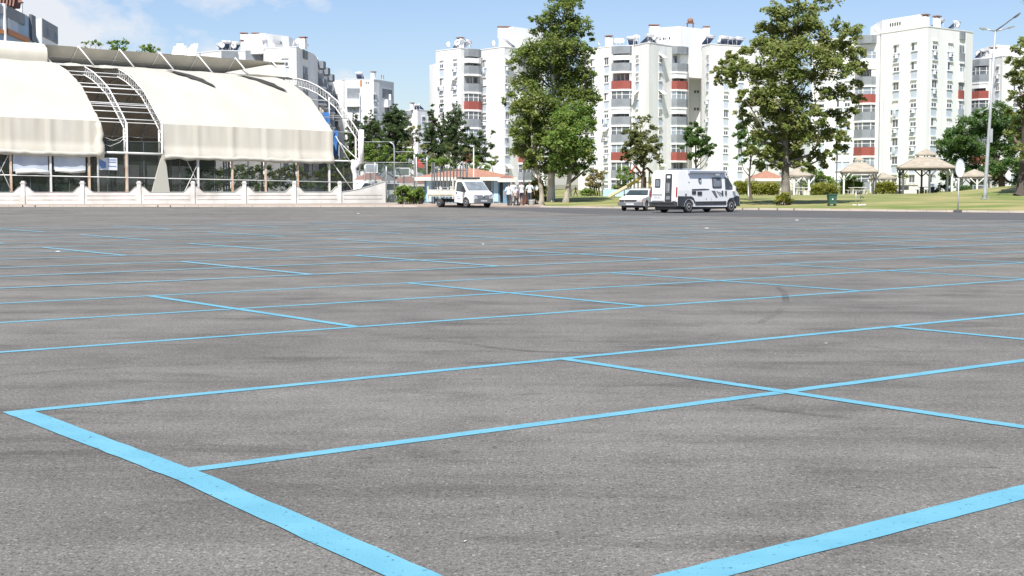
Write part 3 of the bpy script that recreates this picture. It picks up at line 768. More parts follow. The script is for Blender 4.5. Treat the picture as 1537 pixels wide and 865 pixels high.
XK = XY(769.5,1.0)
def awning_mesh():
    if 'aw' not in MESH:
        a = MB(); a.slab([(-.75,.06,1.45),(.75,.06,1.45),(.75,.95,.75),(-.75,.95,.75)], (0,.02,.03)); a.tube([(-.72,.05,.6),(-.72,.95,.76)], .02, 4); a.tube([(.72,.05,.6),(.72,.95,.76)], .02, 4)
        MESH['aw'] = a.mesh('awning', 'blind')
    return MESH['aw']
def laundry_mesh():
    if 'la' not in MESH:
        a = MB(); a.tube([(-.7,.5,-.15),(.7,.5,-.15)], .02, 4); a.tube([(-.7,0,-.15),(-.7,.5,-.15)], .02, 4); a.tube([(.7,0,-.15),(.7,.5,-.15)], .02, 4)
        for i, (x, w_, h) in enumerate(((-.55,.35,.7),(-.1,.3,.5),(.3,.32,.8))): a.slab([(x,.5,-.15),(x+w_,.5,-.15),(x+w_,.5,-.15-h),(x,.5,-.15-h)], (0,.02,0), i)
        MESH['la'] = a.mesh('laundry', ['blind','kiosk_light','dark_panel'])
    return MESH['la']
class Block:
    def __init__(s, name, label, chain, ztop, base=-.1, wall='white_render', group='white apartment blocks beyond the park', back=26):
        """chain: (px, depth) corners of the visible front, from photo left to right"""
        s.ch = [Vector((XY(px,Y),Y,0)) for px, Y in chain]
        c = sum(s.ch, Vector())/len(s.ch); s.z = ztop
        s.o = thing(name, (c.x,c.y,0), label, 'apartment block', group)
        a, b = s.ch[0], s.ch[-1]
        ring = [(p.x,p.y) for p in s.ch]+[(b.x*(1+back/b.y),b.y+back),(a.x*(1+back/a.y),a.y+back)]
        mb = MB(); mb.prism(ring, base, ztop); s.walls = mb.build('wall', wall, s.o)
        # roof parapet cap
        mb = MB()
        for p, q in zip(s.ch, s.ch[1:]):
            d = (q-p); n = Vector((d.y,-d.x,0)).normalized()
            mb.slab([p+n*.06+Vector((0,0,ztop+.003)),q+n*.06+Vector((0,0,ztop+.003)),q-n*.3+Vector((0,0,ztop+.003)),p-n*.3+Vector((0,0,ztop+.003))], (0,0,.14))
        mb.build('roof_edge', 'white_trim', s.o)
        s.r = random.Random(len(label)*7+int(ztop*10))
    def at(s, px):
        """point of the front wall seen at photo column px, and the outward direction there"""
        for p, q in zip(s.ch, s.ch[1:]):
            u0, u1 = (p.x/p.y/XK+768.5), (q.x/q.y/XK+768.5)
            if u0 <= px <= u1 and u1-u0 > .3:
                k = (px-768.5)*XK; d = q-p; t = (p.x-k*p.y)/(k*d.y-d.x); n = Vector((d.y,-d.x,0)).normalized()
                return p+d*t, n, math.atan2(-n.x, n.y)
        raise ValueError('px %s outside block' % px)
    def put(s, name, me, p, rz, parent=None): return inst(name, me, parent or s.o, p-s.o.location, rz)
    def strip(s, px, n, first=1.75, pitch=3.02, w=1.25, span='spandrel', ac=.25, skip=()):
        p, nn, rz = s.at(px); p = p+nn*.004
        for k in range(n):
            if k in skip: continue
            z = s.z-first-pitch*k-1.32; kind = s.r.choice(['half','half','half','shut','side','open'])
            f, g, b = win_mesh(kind, w); q = Vector((p.x,p.y,z)); wo = s.put('window', f, q, rz)
            inst('pane', g, wo, (0,0,0))
            if b: inst('blind', b, wo, (0,0,0))
            if span: s.put('spandrel', span_mesh(w, 1.42, span), q+Vector((0,0,-1.55)), rz)
            u_ = s.r.random()
            if u_ < .06: s.put('awning', awning_mesh(), q, rz)
            elif u_ < .13: s.put('laundry', laundry_mesh(), q, rz)
            if s.r.random() < ac: s.put('air_conditioner', ac_mesh(), q+nn*.05+Vector((0,0,-.85)), rz)
    def stack(s, px, w, cols, first=2.9, pitch=3.02, d=1.3, styles=None, cap=True):
        p, nn, rz = s.at(px); p = p+nn*.004
        if cap: s.put('parapet', parapet_mesh(w,d,1.3,'balcony_grey'), Vector((p.x,p.y,s.z-1.35)), rz)
        for k, c in enumerate(cols):
            z = s.z-first-pitch*k-1.4; q = Vector((p.x,p.y,z)); st = (styles or '')[k:k+1] or s.r.choice('ggodg')
            bo = s.put('balcony', slab_mesh(w,d), q, rz)
            inst('parapet', parapet_mesh(w,d,1.4,{'g':'balcony_grey','r':'balcony_red','w':'white_render','b':'spandrel_grey'}[c]), bo, (0,0,0))
            h = pitch-1.4-.33
            if st == 'g': inst('glazing', glaz_mesh(w,d,h,True), bo, (0,0,1.4))
            elif st == 'l': inst('glazing', glaz_mesh(w,d,h,False), bo, (0,0,1.4))
            else:
                inst('recess', open_mesh(w,d,h), bo, (0,0,1.4))
                if st == 'd': inst('sun_blind', awn_mesh(w,d,h*.62), bo, (0,0,1.4+h*.37))
    def roof(s, items):
        """items: (kind, px, metres behind the front edge)"""
        for kind, px, back in items:
            p, nn, rz = s.at(px); q = p-nn*back; q.z = s.z+.1
            me = {'t':tank_mesh,'d':dish_mesh,'c':chim_mesh}[kind]()
            s.put({'t':'water_heater','d':'satellite_dish','c':'chimney'}[kind], me, q, rz if kind == 'c' else rz+s.r.uniform(-.4,.4)+(math.pi if kind == 't' else 0))
    def tower(s, chain, z0, z1, vents=True, name='stair_tower'):
        ch = [Vector((XY(px,Y),Y,0)) for px, Y in chain]; a, b = ch[0], ch[-1]
        mb = MB(); mb.prism([(p.x,p.y) for p in ch]+[(b.x*(1+9/b.y),b.y+9),(a.x*(1+9/a.y),a.y+9)], z0, z1); t = mb.build(name, 'white_render', s.o)
        for p, q in zip(ch, ch[1:]):
            d = q-p; n = Vector((d.y,-d.x,0)).normalized(); L = d.length; c = p+d*.5
            for i in range(4):
                mb = MB(); mb.box((c.x+d.x/L*(i*.6-.9)+n.x*.0, c.y+d.y/L*(i*.6-.9)+n.y*.0, z1-1.9), (.24,.12,.42), math.atan2(d.y,d.x)); mb.build('vent', 'dark_slot', t)
            break
        return t
    def box(s, name, m, px0, px1, z0, z1, d=.06, off=.004):
        p, nn, rz = s.at(px0); q, _, _ = s.at(px1); a = p+nn*off; b = q+nn*off; mb = MB()
        mb.slab([Vector((a.x,a.y,z0)),Vector((b.x,b.y,z0)),Vector((b.x,b.y,z1)),Vector((a.x,a.y,z1))], nn*d); return mb.build(name, m, s.o)

def zof(py, Y): return P(768, py, Y).z

# --- block left of the tall poplar
b = Block('apartment_block', 'white apartment block left of the tall poplar, with a stepped left edge', [(655,252),(692,246.5),(722,250),(757,244),(800,251),(818,252)], zof(74,248))
for px in (664,684): b.strip(px, 8, w=1.15, ac=.55)
b.strip(728, 8, w=1.05, ac=.15); b.strip(761, 8, w=1.2)
b.stack(707, 3.3, 'ggrggrgg', styles='dogglglg', d=1.5); b.stack(786, 3.2, 'ggrggrgg', styles='ogdggwgg')
b.tower([(749,256),(770,251),(816,258)], 20, zof(43,254))
b.roof([('c',681,1.5),('d',668,1),('d',693,1),('d',697,2),('t',704,1.5),('d',711,1),('t',716,2),('d',734,1.2),('t',741,2.5),('d',745,1.5)])
mb = MB(); a_ = Vector((XY(645.5,258),258,0)); c_ = Vector((XY(656,254.5),254.5,0)); mb.prism([(a_.x,a_.y),(c_.x,c_.y),(c_.x,c_.y+12),(a_.x,a_.y+12)], -.1, zof(97,257)); mb.build('side_wing', 'white_render', b.o)
for px, back in ((752,.6),(760,.6)):
    q = Vector((XY(px,257.5),257.5,zof(43,254)-1.25)); b.put('chimney', chim_mesh(), q, .2)
# --- central block
b2 = Block('apartment_block', 'white apartment block between the poplar and the plane tree, with a tall stair tower', [(868,254),(917,247),(950,245.5),(973,240),(1000,245),(1032,249.5),(1034,254),(1050,253.5),(1052,247),(1064,243),(1128,248),(1190,257)], zof(68.5,245))
for px, ac in ((889,.2),(910,.2),(956,.1),(990,.25)): b2.strip(px, 8, w=1.15, ac=ac)
b2.strip(1061, 8, w=1.2, ac=.5); b2.strip(1088, 8, w=1.05, ac=.1); b2.strip(1110, 8, w=1.05, ac=.1); b2.strip(1150, 8, w=1.05, ac=.1); b2.strip(1172, 8, w=1.05, ac=.1)
b2.stack(933.5, 3.3, 'grgggrgg', styles='dogdglgg', d=1.5); b2.stack(1016, 3.5, 'grgggrgg', styles='odldlgog', d=1.5)
tw = b2.tower([(973,250),(1020,246.5),(1062,252)], 20, zof(41,248))
for px in (978,983): 
    q = Vector((XY(px,251),251.5,zof(41,248)-1.2)); b2.put('chimney', chim_mesh(), q, .2)
b2.put('chimney', chim_mesh(), Vector((XY(1058,254),254,zof(41,248)-1.2)), 0); 
mb = MB(); q = Vector((XY(1034,252),252,zof(41,248)))
for x in (-.5,.5):
    for y in (-.4,.4): mb.tube([(q.x+x,q.y+y,q.z),(q.x+x,q.y+y,q.z+1.2)], .06, 4)
mb.box((q.x,q.y,q.z+1.1), (1.4,1.1,.08)); mb.lathe((q.x,q.y,q.z+1.15), [(.5,0),(.5,.7),(.1,.85)], 12); mb.build('water_tank', 'brown_cap', b2.o)
b2.roof([('c',905,1.2),('d',893,1),('d',922,1),('d',926,1.4),('d',930,1.6),('t',941,2),('t',952,2.4),('t',990,2),('t',1002,2.2),('d',1003,1),('d',1021,.8),('t',1076,2),('d',1084,1.5),('t',1096,2),('t',1106,2.5),('t',1112,3),('t',1120,2)])
mb = MB(); q = Vector((XY(954,248),248,b2.z))
for x in (-.5,.5):
    for y in (-.4,.4): mb.tube([(q.x+x,q.y+y,q.z),(q.x+x,q.y+y,q.z+2.0)], .05, 4)
mb.lathe((q.x,q.y,q.z+1.1), [(.55,0),(.55,.9),(.1,1.05)], 12); mb.build('water_tank', 'steel_tank', b2.o)
# small square holes beside the recess
for k in range(8):
    for px in (1042,1046.5):
        mb = MB(); p, nn, rz = b2.at(px); mb.box((p.x,p.y,b2.z-4.2-3.02*k), (.3,.16,.42), rz); mb.build('vent', 'dark_slot', b2.o)
# --- right block
b3 = Block('apartment_block', 'white apartment block behind the large gazebo, right of the plane tree', [(1216,248),(1280,242),(1317,237.5),(1319,236.5),(1388,226),(1432,231.5),(1446,233.3),(1455.5,235)], zof(44.5,230))
zf = b3.z
mb = MB(); ch = [(1319.5,237.5),(1379,228.5)]; a_ = Vector((XY(1319.5,237.5),237.5,0)); c_ = Vector((XY(1379,228.5),228.5,0))
mb.prism([(a_.x,a_.y),(c_.x,c_.y),(c_.x*1.01,c_.y+10),(a_.x*1.01,a_.y+10)], zf-.5, zof(27,234)); pt = mb.build('penthouse', 'white_render', b3.o)
for i in range(5):
    q = a_.lerp(c_, .22+.06*i); mb = MB(); mb.box((q.x,q.y,zof(37,235)), (.25,.14,.5), math.atan2(c_.y-a_.y,c_.x-a_.x)); mb.build('vent', 'dark_slot', pt)
for px, ac in ((1342.5,.05),(1369,.5),(1398.5,.35),(1421.5,.4)): b3.strip(px, 8, first=2.15, w=1.5, ac=ac, pitch=2.98)
b3.stack(1439, 1.55, 'gwrbgggg', styles='olwlgolg', first=3.5, d=.25, pitch=2.98)
b3.stack(1300, 3.5, 'wgrggrgg', styles='lolggglg', first=3.9, d=1.7, pitch=2.9)
for px in (1232,1258,1270): b3.strip(px, 8, first=4.2, w=1.15, ac=.1)
b3.roof([('c',1353,3),('c',1394,1.2),('c',1411,1.2),('t',1417,1.4),('d',1437,.8),('t',1443,1.5),('d',1306,1.2)])
mb = MB(); mb.prism([(b3.at(1318.3)[0].x-.02,b3.at(1318.3)[0].y-.05),(b3.at(1324)[0].x,b3.at(1324)[0].y-.03),(b3.at(1324)[0].x,b3.at(1324)[0].y+.4),(b3.at(1318.3)[0].x,b3.at(1318.3)[0].y+.4)], -.1, zf-11); mb.build('shade_strip', 'spandrel', b3.o)  # grey-blue strip painted in for the shade the balcony bay casts
# --- far right block
b4 = Block('apartment_block', 'white apartment block at the right edge, set back behind the street lamp', [(1452,270),(1483,266),(1500,262),(1560,268),(1620,276)], zof(89,268))
mb = MB(); a_ = Vector((XY(1490,267),267,0)); c_ = Vector((XY(1580,275),275,0)); mb.prism([(a_.x,a_.y),(c_.x,c_.y),(c_.x,c_.y+12),(a_.x,a_.y+12)], b4.z-.4, zof(68,268)); mb.build('penthouse', 'white_render', b4.o)
b4.stack(1470, 3.3, 'grgggrgg', styles='gdgglggg', d=1.2); b4.strip(1494, 8, w=1.2, ac=.1); b4.strip(1520, 8, w=1.2); b4.strip(1545, 8, w=1.2)
b4.roof([('d',1459,1),('d',1463,1),('d',1467,1.4),('t',1472,2),('c',1479,1.3),('d',1483,1),('t',1512,6)])
# --- block behind the hall
b5 = Block('apartment_block', 'pale apartment block rising behind the hall roof, with a steep row of grey balconies', [(284,252),(334,244),(397,247),(400,240),(447,238),(473,252),(502,318)], zof(73,240))
mb = MB(); ring = [(XY(366,247),247),(XY(400,244),244),(XY(436,249),249),(XY(436,249),258),(XY(366,247),258)]; mb.prism(ring, b5.z-.4, zof(52,246)); pt = mb.build('penthouse', 'white_render', b5.o)
mb = MB(); mb.b2(XY(396,243.9),XY(403,243.9),243.9,244.6,zof(64,244),zof(60,244)); mb.build('vent', 'recess', pt); mb = MB(); mb.b2(XY(414,245.5),XY(423,245.5),245.5,247.9,zof(65,245),zof(61,245)); mb.build('vent', 'recess', pt)
b5.box('dark_band', 'balcony_grey', 335, 359, zof(88,245), zof(77,245), .3); b5.box('dark_band', 'balcony_grey', 371, 396, zof(92,245), zof(75,245), .3)
b5.strip(430, 7, w=1.3, ac=.2); b5.stack(459, 2.7, 'gggggg', first=3.9, styles='ogggog', d=.5)
for px in (480,487,494): b5.stack(px, 4.2, 'ggggggg', first=3.3, d=1.3, styles='ogoggog')
b5.roof([('t',312,3),('t',322,3),('t',330,2),('d',338,1),('t',345,1),('d',355,1),('t',362,2),('c',372,1.5),('c',440,4),('d',446,1),('d',451,1),('d',458,1),('d',464,1),('t',470,1),('d',484,1),('d',490,1)])
for q in ((369,52),(386,51)):
    b5.put('chimney', chim_mesh(), Vector((XY(q[0],250),250,zof(52,246)-1.3)), 0)
mb = MB(); rr = random.Random(1)
for i in range(9):
    x = XY(262+i*3.4,246); mb.slab([(x-.5,246+i*.1,b5.z-1.6),(x+.3,246+i*.1,b5.z-1.6),(x+.9,247+i*.1,b5.z+1.0+.5*math.sin(i)),(x+.1,247+i*.1,b5.z+1.0+.5*math.sin(i))], (0,.05,.03))
mb.tube([(XY(262,246.5),246.5,b5.z-1.7),(XY(292,247),247,b5.z-1.7)], .08, 4); mb.build('solar_rack', 'steel_tank', b5.o)
# --- small white block with a rounded corner
b6 = Block('apartment_block', 'small white apartment block with rounded roof corner above the dark pines', [(499,322),(516,318),(519,315),(562,316),(570,318),(592,326)], zof(120,316))
b6.box('dark_recess', 'balcony_grey', 522, 541, zof(150,316), zof(133,316), .1); b6.box('dark_recess', 'balcony_grey', 574, 589, zof(148,322), zof(134,322), .1); b6.box('dark_recess', 'recess', 522, 541, zof(176,316), zof(158,316), .1)
b6.stack(531.5, 2.8, 'wwgw', first=4.2, d=1.0, styles='oooo', cap=False); b6.stack(581, 2.5, 'wgwr', first=4.0, d=1.0, styles='oooo', cap=False); b6.stack(507, 2.2, 'bggg', first=4.1, d=.5, styles='oooo', cap=False)
b6.strip(563.5, 6, first=3.2, w=1.4, ac=.1, span=None)
b6.box('sign_mark', 'orange_panel', 541.5, 544.5, zof(130,316), zof(121,316), .05); b6.box('vent', 'dark_slot', 550, 551.5, zof(126,316), zof(123,316), .05); b6.box('vent', 'dark_slot', 553, 554.5, zof(126,316), zof(123,316), .05)
b6.roof([('t',541,2),('c',574,2),('d',578,1),('d',581,1)])
# --- low far block
b7 = Block('apartment_block', 'distant white apartment block low between the cypresses', [(606,402),(627,398),(650,404)], zof(166,400))
b7.stack(614, 3.0, 'wgwgw', first=4, d=.8, styles='ooooo'); b7.strip(636, 6, w=1.5, ac=0); b7.strip(645, 6, w=1.5, ac=0)
b7.roof([('c',628,2),('t',620,2),('t',615,2)])
# --- grey and white block top left
b8 = Block('apartment_block', 'grey and white apartment block with orange balcony panels at the upper left', [(-30,196),(12,200),(42,212),(56,219)], zof(11,203), wall='blue_grey_wall')
b8.box('dark_band', 'balcony_grey', 14, 41, zof(32,206), zof(15,206), .25); b8.box('dark_band', 'balcony_grey', -28, 11, zof(20,199), zof(8,199), .25)
b8.box('dark_panel', 'dark_panel', 49.5, 55.5, zof(62,217), zof(23,217), .4); b8.box('white_pilaster', 'white_trim', 10.2, 11.9, zof(70,200), zof(6,200), .5); b8.box('white_frame', 'white_trim', 16.5, 18, zof(50,203), zof(25,203), .2)
b8.box('orange_panel', 'orange_panel', -28, 11, zof(50,199), zof(44,199), .3); b8.box('orange_panel', 'orange_panel', 15, 47, zof(61,210), zof(53,210), .3); b8.box('shutter', 'spandrel', 19, 32, zof(48,206), zof(28,206), .1); b8.box('shutter', 'pane_light', -26, 9, zof(40,199), zof(24,199), .1)
b8.roof([('t',4,1),('t',8,2),('t',14,1.5),('t',18,2.5),('d',22,1),('t',-8,2),('d',28,1.3),('d',31,1),('c',46,1)])
mb = MB(); rr = random.Random(6)
for i in range(7):
    q = b8.at(-10+i*5)[0]; mb.slab([(q.x-.9,q.y+2,b8.z),(q.x+.9,q.y+2,b8.z),(q.x+.9,q.y+3.2,b8.z+2.6),(q.x-.9,q.y+3.2,b8.z+2.6)], (0,.1,.04))
mb.build('roof_rack', 'brown_cap', b8.o)
mb = MB()
a_ = Vector((XY(57,232),232,0)); c_ = Vector((XY(68,229),229,0)); d_ = Vector((XY(91,242),242,0))
mb.prism([(a_.x,a_.y),(c_.x,c_.y),(d_.x,d_.y),(d_.x*1.04,d_.y*1.04),(a_.x*1.04,a_.y*1.04)], -.1, zof(29.5,231))
b9 = thing('apartment_block', (c_.x,c_.y,0), 'white tower top with a dark grey roof band beside the grey block', 'apartment block', 'white apartment blocks beyond the park'); mb.build('wall', 'white_render', b9)
n_ = Vector(((d_-c_).y,-(d_-c_).x,0)).normalized(); mb = MB()
mb.slab([c_+n_*.004+Vector((0,0,zof(45,231)-1.2)),d_+n_*.004+Vector((0,0,zof(45,231)-1.2)),d_+n_*.004+Vector((0,0,zof(29.6,231))),c_+n_*.004+Vector((0,0,zof(29.6,231)))], n_*.12); mb.build('roof_band', 'balcony_grey', b9)
for f in (.28,.78):
    q = c_.lerp(d_, f); mb = MB(); mb.slab([Vector((q.x-.35,q.y-.3*.5,zof(58,235)))+n_*.02,Vector((q.x+.35,q.y+.3*.5,zof(58,235)))+n_*.02,Vector((q.x+.35,q.y+.15,zof(45,235)))+n_*.02,Vector((q.x-.35,q.y-.15,zof(45,235)))+n_*.02], n_*.08); mb.build('window', 'pane_light', b9)
# ---------------------------------------------------------------- trees and plants
def leaf_mesh(name, blobs, m, size, seed=0, up=.5, sub=6, subr=.42, aspect=.55, tint_noise=.18):
    """blobs: (centre, radius(x,y,z), count). Leaves sit in small clusters spread over each blob's volume."""
    rg = np.random.default_rng(seed); cs = []; ts = []
    for c, r, n in blobs:
        c = np.array(c); r = np.array(r); k = max(3, int(sub*max(1, n/300)))
        d = rg.normal(size=(k,3)); d /= np.linalg.norm(d,axis=1)[:,None]; d[:,2] = np.where(d[:,2] < -.55, -d[:,2]*.6, d[:,2])
        cc = c+d*r*(rg.uniform(.35,1.0,size=(k,1))**.6); tt = np.clip(.5+rg.normal(size=k)*tint_noise, 0, 1)
        w_ = rg.uniform(.5,1.4,size=k); ids = rg.choice(k, size=n, p=w_/w_.sum())
        e = rg.normal(size=(n,3)); e /= np.linalg.norm(e,axis=1)[:,None]
        cs.append(cc[ids]+e*(r.mean()*subr)*(rg.uniform(0,1,size=(n,1))**.5)*w_[ids][:,None]**.5*np.array([1,1,.75])); ts.append(np.clip(tt[ids]+rg.normal(size=n)*.16, 0, 1))
    p = np.concatenate(cs); t = np.concatenate(ts); n = len(p)
    nv = rg.normal(size=(n,3))*.8+np.array([0,-.35,up+.5]); nv /= np.linalg.norm(nv,axis=1)[:,None]
    a = np.cross(nv, rg.normal(size=(n,3))); a /= np.linalg.norm(a,axis=1)[:,None]; b = np.cross(nv, a)
    s = size*rg.uniform(.6,1.35,size=(n,1)); a = a*s; b = b*s*aspect
    v = np.stack([p-a, p-b*.9+nv*s*.12, p+a, p+b*.9+nv*s*.12], 1).reshape(-1,3)
    me = bpy.data.meshes.new(name); me.vertices.add(4*n); me.vertices.foreach_set('co', v.astype(np.float32).ravel())
    me.loops.add(4*n); me.loops.foreach_set('vertex_index', np.arange(4*n, dtype=np.int32))
    me.polygons.add(n); me.polygons.foreach_set('loop_start', np.arange(0,4*n,4,dtype=np.int32))
    at = me.attributes.new('tint', 'FLOAT', 'FACE'); at.data.foreach_set('value', t.astype(np.float32))
    me.materials.append(MATS[m]); me.update(calc_edges=True); me.validate()
    return me
def tree(name, label, cat, foot, clumps, Y, m, bark='bark', r0=.22, dens=150, leaf=.17, depth=.9, seed=1, group=None, sub=6, subr=.42, limbs=True, up=.5, skip=.35, trunk_top=None, aspect=.55, lean=0, zflat=1.0, part='crown'):
    """foot: photo column of the foot; clumps: (px, py, radius in photo pixels[, density factor])"""
    x0 = XY(foot, Y); z0 = gz(x0, Y); rg = random.Random(seed); base = Vector((x0, Y, z0))
    o = thing(name, base, label, cat, group); s = Y/F; bl = []; ctr = []
    for q in clumps:
        px, py, r = q[:3]; k = q[3] if len(q) > 3 else 1
        dy = rg.uniform(-1,1)*depth; c = P(px, py, Y+dy); rr = r*s
        bl.append((c-base, (rr,rr*.95,rr*zflat), max(20, int(dens*1.9*k*rr*rr)))); ctr.append((c, rr))
    me = leaf_mesh(part, bl, m, leaf*.8, seed, up+.35, sub, subr, aspect)
    inst(part, me, o, (0,0,0))
    if r0:
        mb = MB(); top = max(c.z for c, _ in ctr) if trunk_top is None else trunk_top
        cx = sum(c.x*r for c, r in ctr)/sum(r for _, r in ctr); cy = sum(c.y*r for c, r in ctr)/sum(r for _, r in ctr)
        def axis(f): return Vector((x0+(cx-x0)*f**1.3+.12*math.sin(f*7+seed), Y+(cy-Y)*f, z0+(top-z0)*f*.93))
        mb.tube([base+Vector((0,0,-.15))]+[axis(i/9) for i in range(10)], [r0*1.5]+[r0*(1.18 if i == 0 else 1)*(1-.085*i) for i in range(10)], 9)
        if limbs:
            for c, r in ctr:
                if len(ctr) > 14 and (rg.random() < skip or abs(c.x-x0) > 3.2): continue
                f = min(.9, max(.22, (c.z-z0-1.1*abs(c.x-x0)*.6-.5)/max(.1,(top-z0))))
                a = axis(f); mid = a.lerp(c, .55)+Vector((rg.uniform(-.2,.2),rg.uniform(-.2,.2),-.12*(c-a).length))
                ra = r0*(1-.78*f)*.55; mb.tube([a,mid,c], [ra,ra*.6,ra*.15], 6, 0 if bark == 'bark_grey' else 1)
                for _ in range(2):
                    e = c+Vector((rg.uniform(-1,1),rg.uniform(-1,1),rg.uniform(-.3,1)))*r*.8; mb.tube([mid.lerp(c,.6),e], [ra*.3,ra*.1], 4, 1)
        mb.build('trunk', [bark,'bark'], o)
    return o
def shrub(name, label, cat, clumps, Y, m, dens=330, leaf=.11, seed=1, group=None, depth=.4, stems=True, part='foliage', squash=.9, up=.6):
    px0 = sum(q[0] for q in clumps)/len(clumps); x0 = XY(px0, Y); base = Vector((x0, Y, gz(x0, Y))); o = thing(name, base, label, cat, group)
    rg = random.Random(seed); s = Y/F; bl = []; mb = MB()
    for px, py, r in clumps:
        c = P(px, py, Y+rg.uniform(-1,1)*depth); rr = r*s; bl.append((c-base, (rr,rr*.9,rr*squash), int(dens*rr*rr*2.4)+60))
        for _ in range(3): mb.tube([(c.x+rg.uniform(-.3,.3)*rr,c.y,base.z-.05),(c.x+rg.uniform(-.6,.6)*rr,c.y+rg.uniform(-.5,.5)*rr,c.z+.2*rr)], [.035,.012], 4)
    inst(part, leaf_mesh(part, bl, m, leaf*.85, seed, up, 11, .55), o, (0,0,0))
    if stems: mb.build('stem', 'bark', o)
    return o
mat('bark_grey', (.23,.21,.18), (.14,.125,.105), 2.5, .95, bump=.4)
mat('trunk_shaded', (.055,.045,.038), (.085,.07,.06), 3, .95, bump=.5, stretch=(3,3,.6))  # bark darkened in its colour for the shade under the right edge tree
# the tall poplar and its neighbours
tree('poplar_tree', 'tall poplar towering into the sky, topmost of the trees beside the group of people', 'tree', 829,
     [(843,14,24),(836,-6,15,.8),(862,8,16),(824,38,20),(848,42,22),(868,40,20),(803,30,9,.8),(812,52,15),(880,55,11,.8),(843,68,27),(820,80,30),(793,88,24),(865,75,20),(773,98,13,.8),(855,100,30),(884,78,10,.8),(823,115,40),(862,130,32),(788,128,24),(766,148,11,.8),(886,112,11,.8),(806,158,34),(850,158,36),(781,165,18),(887,150,16),(830,190,38),(795,195,26),(875,185,24),(757,156,7,.6),(786,222,20),(812,225,30),(845,225,30),(803,252,18),(832,255,20)],
     111, 'leaf_poplar', 'bark_lime', .30, 470, .155, 1.3, 11, sub=8, subr=.40)
tree('poplar_tree', 'leafy poplar with a pale straight trunk right beside the tall poplar', 'tree', 850,
     [(865,170,20),(848,185,24),(884,190,15),(860,205,28),(838,215,24),(883,225,18),(866,240,26),(842,245,22),(889,243,9,.8),(870,258,16),(852,262,14),(880,165,12)],
     107.5, 'leaf_fresh', 'bark_light', .22, 450, .15, 1.0, 12, sub=8, subr=.4)
tree('poplar_tree', 'slim poplar with a bare leaning trunk on the left side of the tall poplar', 'tree', 812,
     [(795,175,16),(783,195,18),(800,205,18),(790,228,20),(806,235,16),(795,250,13),(778,215,11,.8),(812,215,14)],
     109, 'leaf_poplar', 'bark_light', .2, 430, .15, .9, 13)
# the plane tree
tree('plane_tree', 'broad plane tree with yellowish crown standing alone on the lawn right of the camper van', 'tree', 1178,
     [(1190,2,14,.6),(1243,4,24,.45),(1226,20,18,.5),(1165,24,20),(1195,30,26),(1150,45,18),(1180,58,28),(1218,50,26),(1140,70,20),(1165,85,30),(1205,85,32),(1240,78,22),(1276,55,20),(1262,38,14,.7),(1265,80,22),(1288,80,15),(1280,105,18),(1250,105,26),(1120,82,16),(1098,92,14),(1082,108,11,.8),(1078,126,8,.7),(1104,108,17),(1125,110,18),(1215,118,20,.8),(1178,115,30),(1145,120,24),(1140,148,20),(1168,150,28),(1198,155,24),(1235,142,16,.7),(1258,140,18),(1284,128,11,.8),(1276,150,12,.8),(1300,100,8,.6),(1160,182,26),(1190,185,26),(1222,178,20),(1250,178,17),(1268,190,11,.7),(1240,205,18),(1210,212,24),(1178,214,24),(1150,212,18),(1225,236,14),(1198,238,15),(1170,240,13),(1146,238,11,.8),(1262,205,14),(1275,172,13),(1290,150,9,.8),(1252,224,12),(1094,118,13),(1086,116,11),(1074,108,7,.8),(1108,96,13),(1240,236,11,.8),(1125,162,16),(1128,186,16),(1137,206,15),(1118,148,13),(1130,226,12),(1160,236,14),(1188,238,15),(1152,165,16),(1172,200,20),(1265,226,9),(1235,250,8),(1110,170,10,.7),(1205,200,18),(1170,228,16),(1186,226,16),(1150,234,14),(1202,250,11),(1164,250,10),(1140,252,9),(1216,254,9),(1097,130,10,.8),(1088,98,11,.8)],
     97, 'leaf_plane', 'bark_grey', .31, 520, .165, 1.8, 21, sub=9, subr=.38, skip=.6)
tree('slim_tree', 'thin loose tree with dark hanging leaves close to the left of the plane tree', 'tree', 1128,
     [(1112,195,11),(1106,205,9,.7),(1122,205,13),(1115,222,12),(1128,232,13),(1112,240,9,.7),(1136,250,11),(1118,180,8,.6),(1140,215,12)],
     108, 'leaf_deep', 'bark', .1, 520, .15, .7, 22)
tree('young_tree', 'young loose crowned tree behind the white car and the slide', 'tree', 966,
     [(968,180,8,.5),(957,190,11,.7),(975,195,10,.7),(945,203,13),(963,210,16),(980,212,11),(940,222,11),(956,230,15),(975,232,14),(988,240,8,.8),(945,240,10),(965,246,12),(950,215,13),(970,225,14),(985,222,10),(935,235,9),(972,178,6,.5),(955,178,6,.5)],
     121, 'leaf_pale', 'bark', .14, 560, .15, .8, 23)
tree('round_tree', 'small dense round tree rising behind the camper van roof', 'tree', 1040,
     [(1042,190,8),(1034,202,11),(1048,203,11),(1031,217,10),(1045,218,15),(1060,216,11),(1069,222,7),(1055,232,11),(1040,236,10),(1066,232,7)],
     124, 'leaf_deep', 'bark', .13, 700, .15, .6, 24)
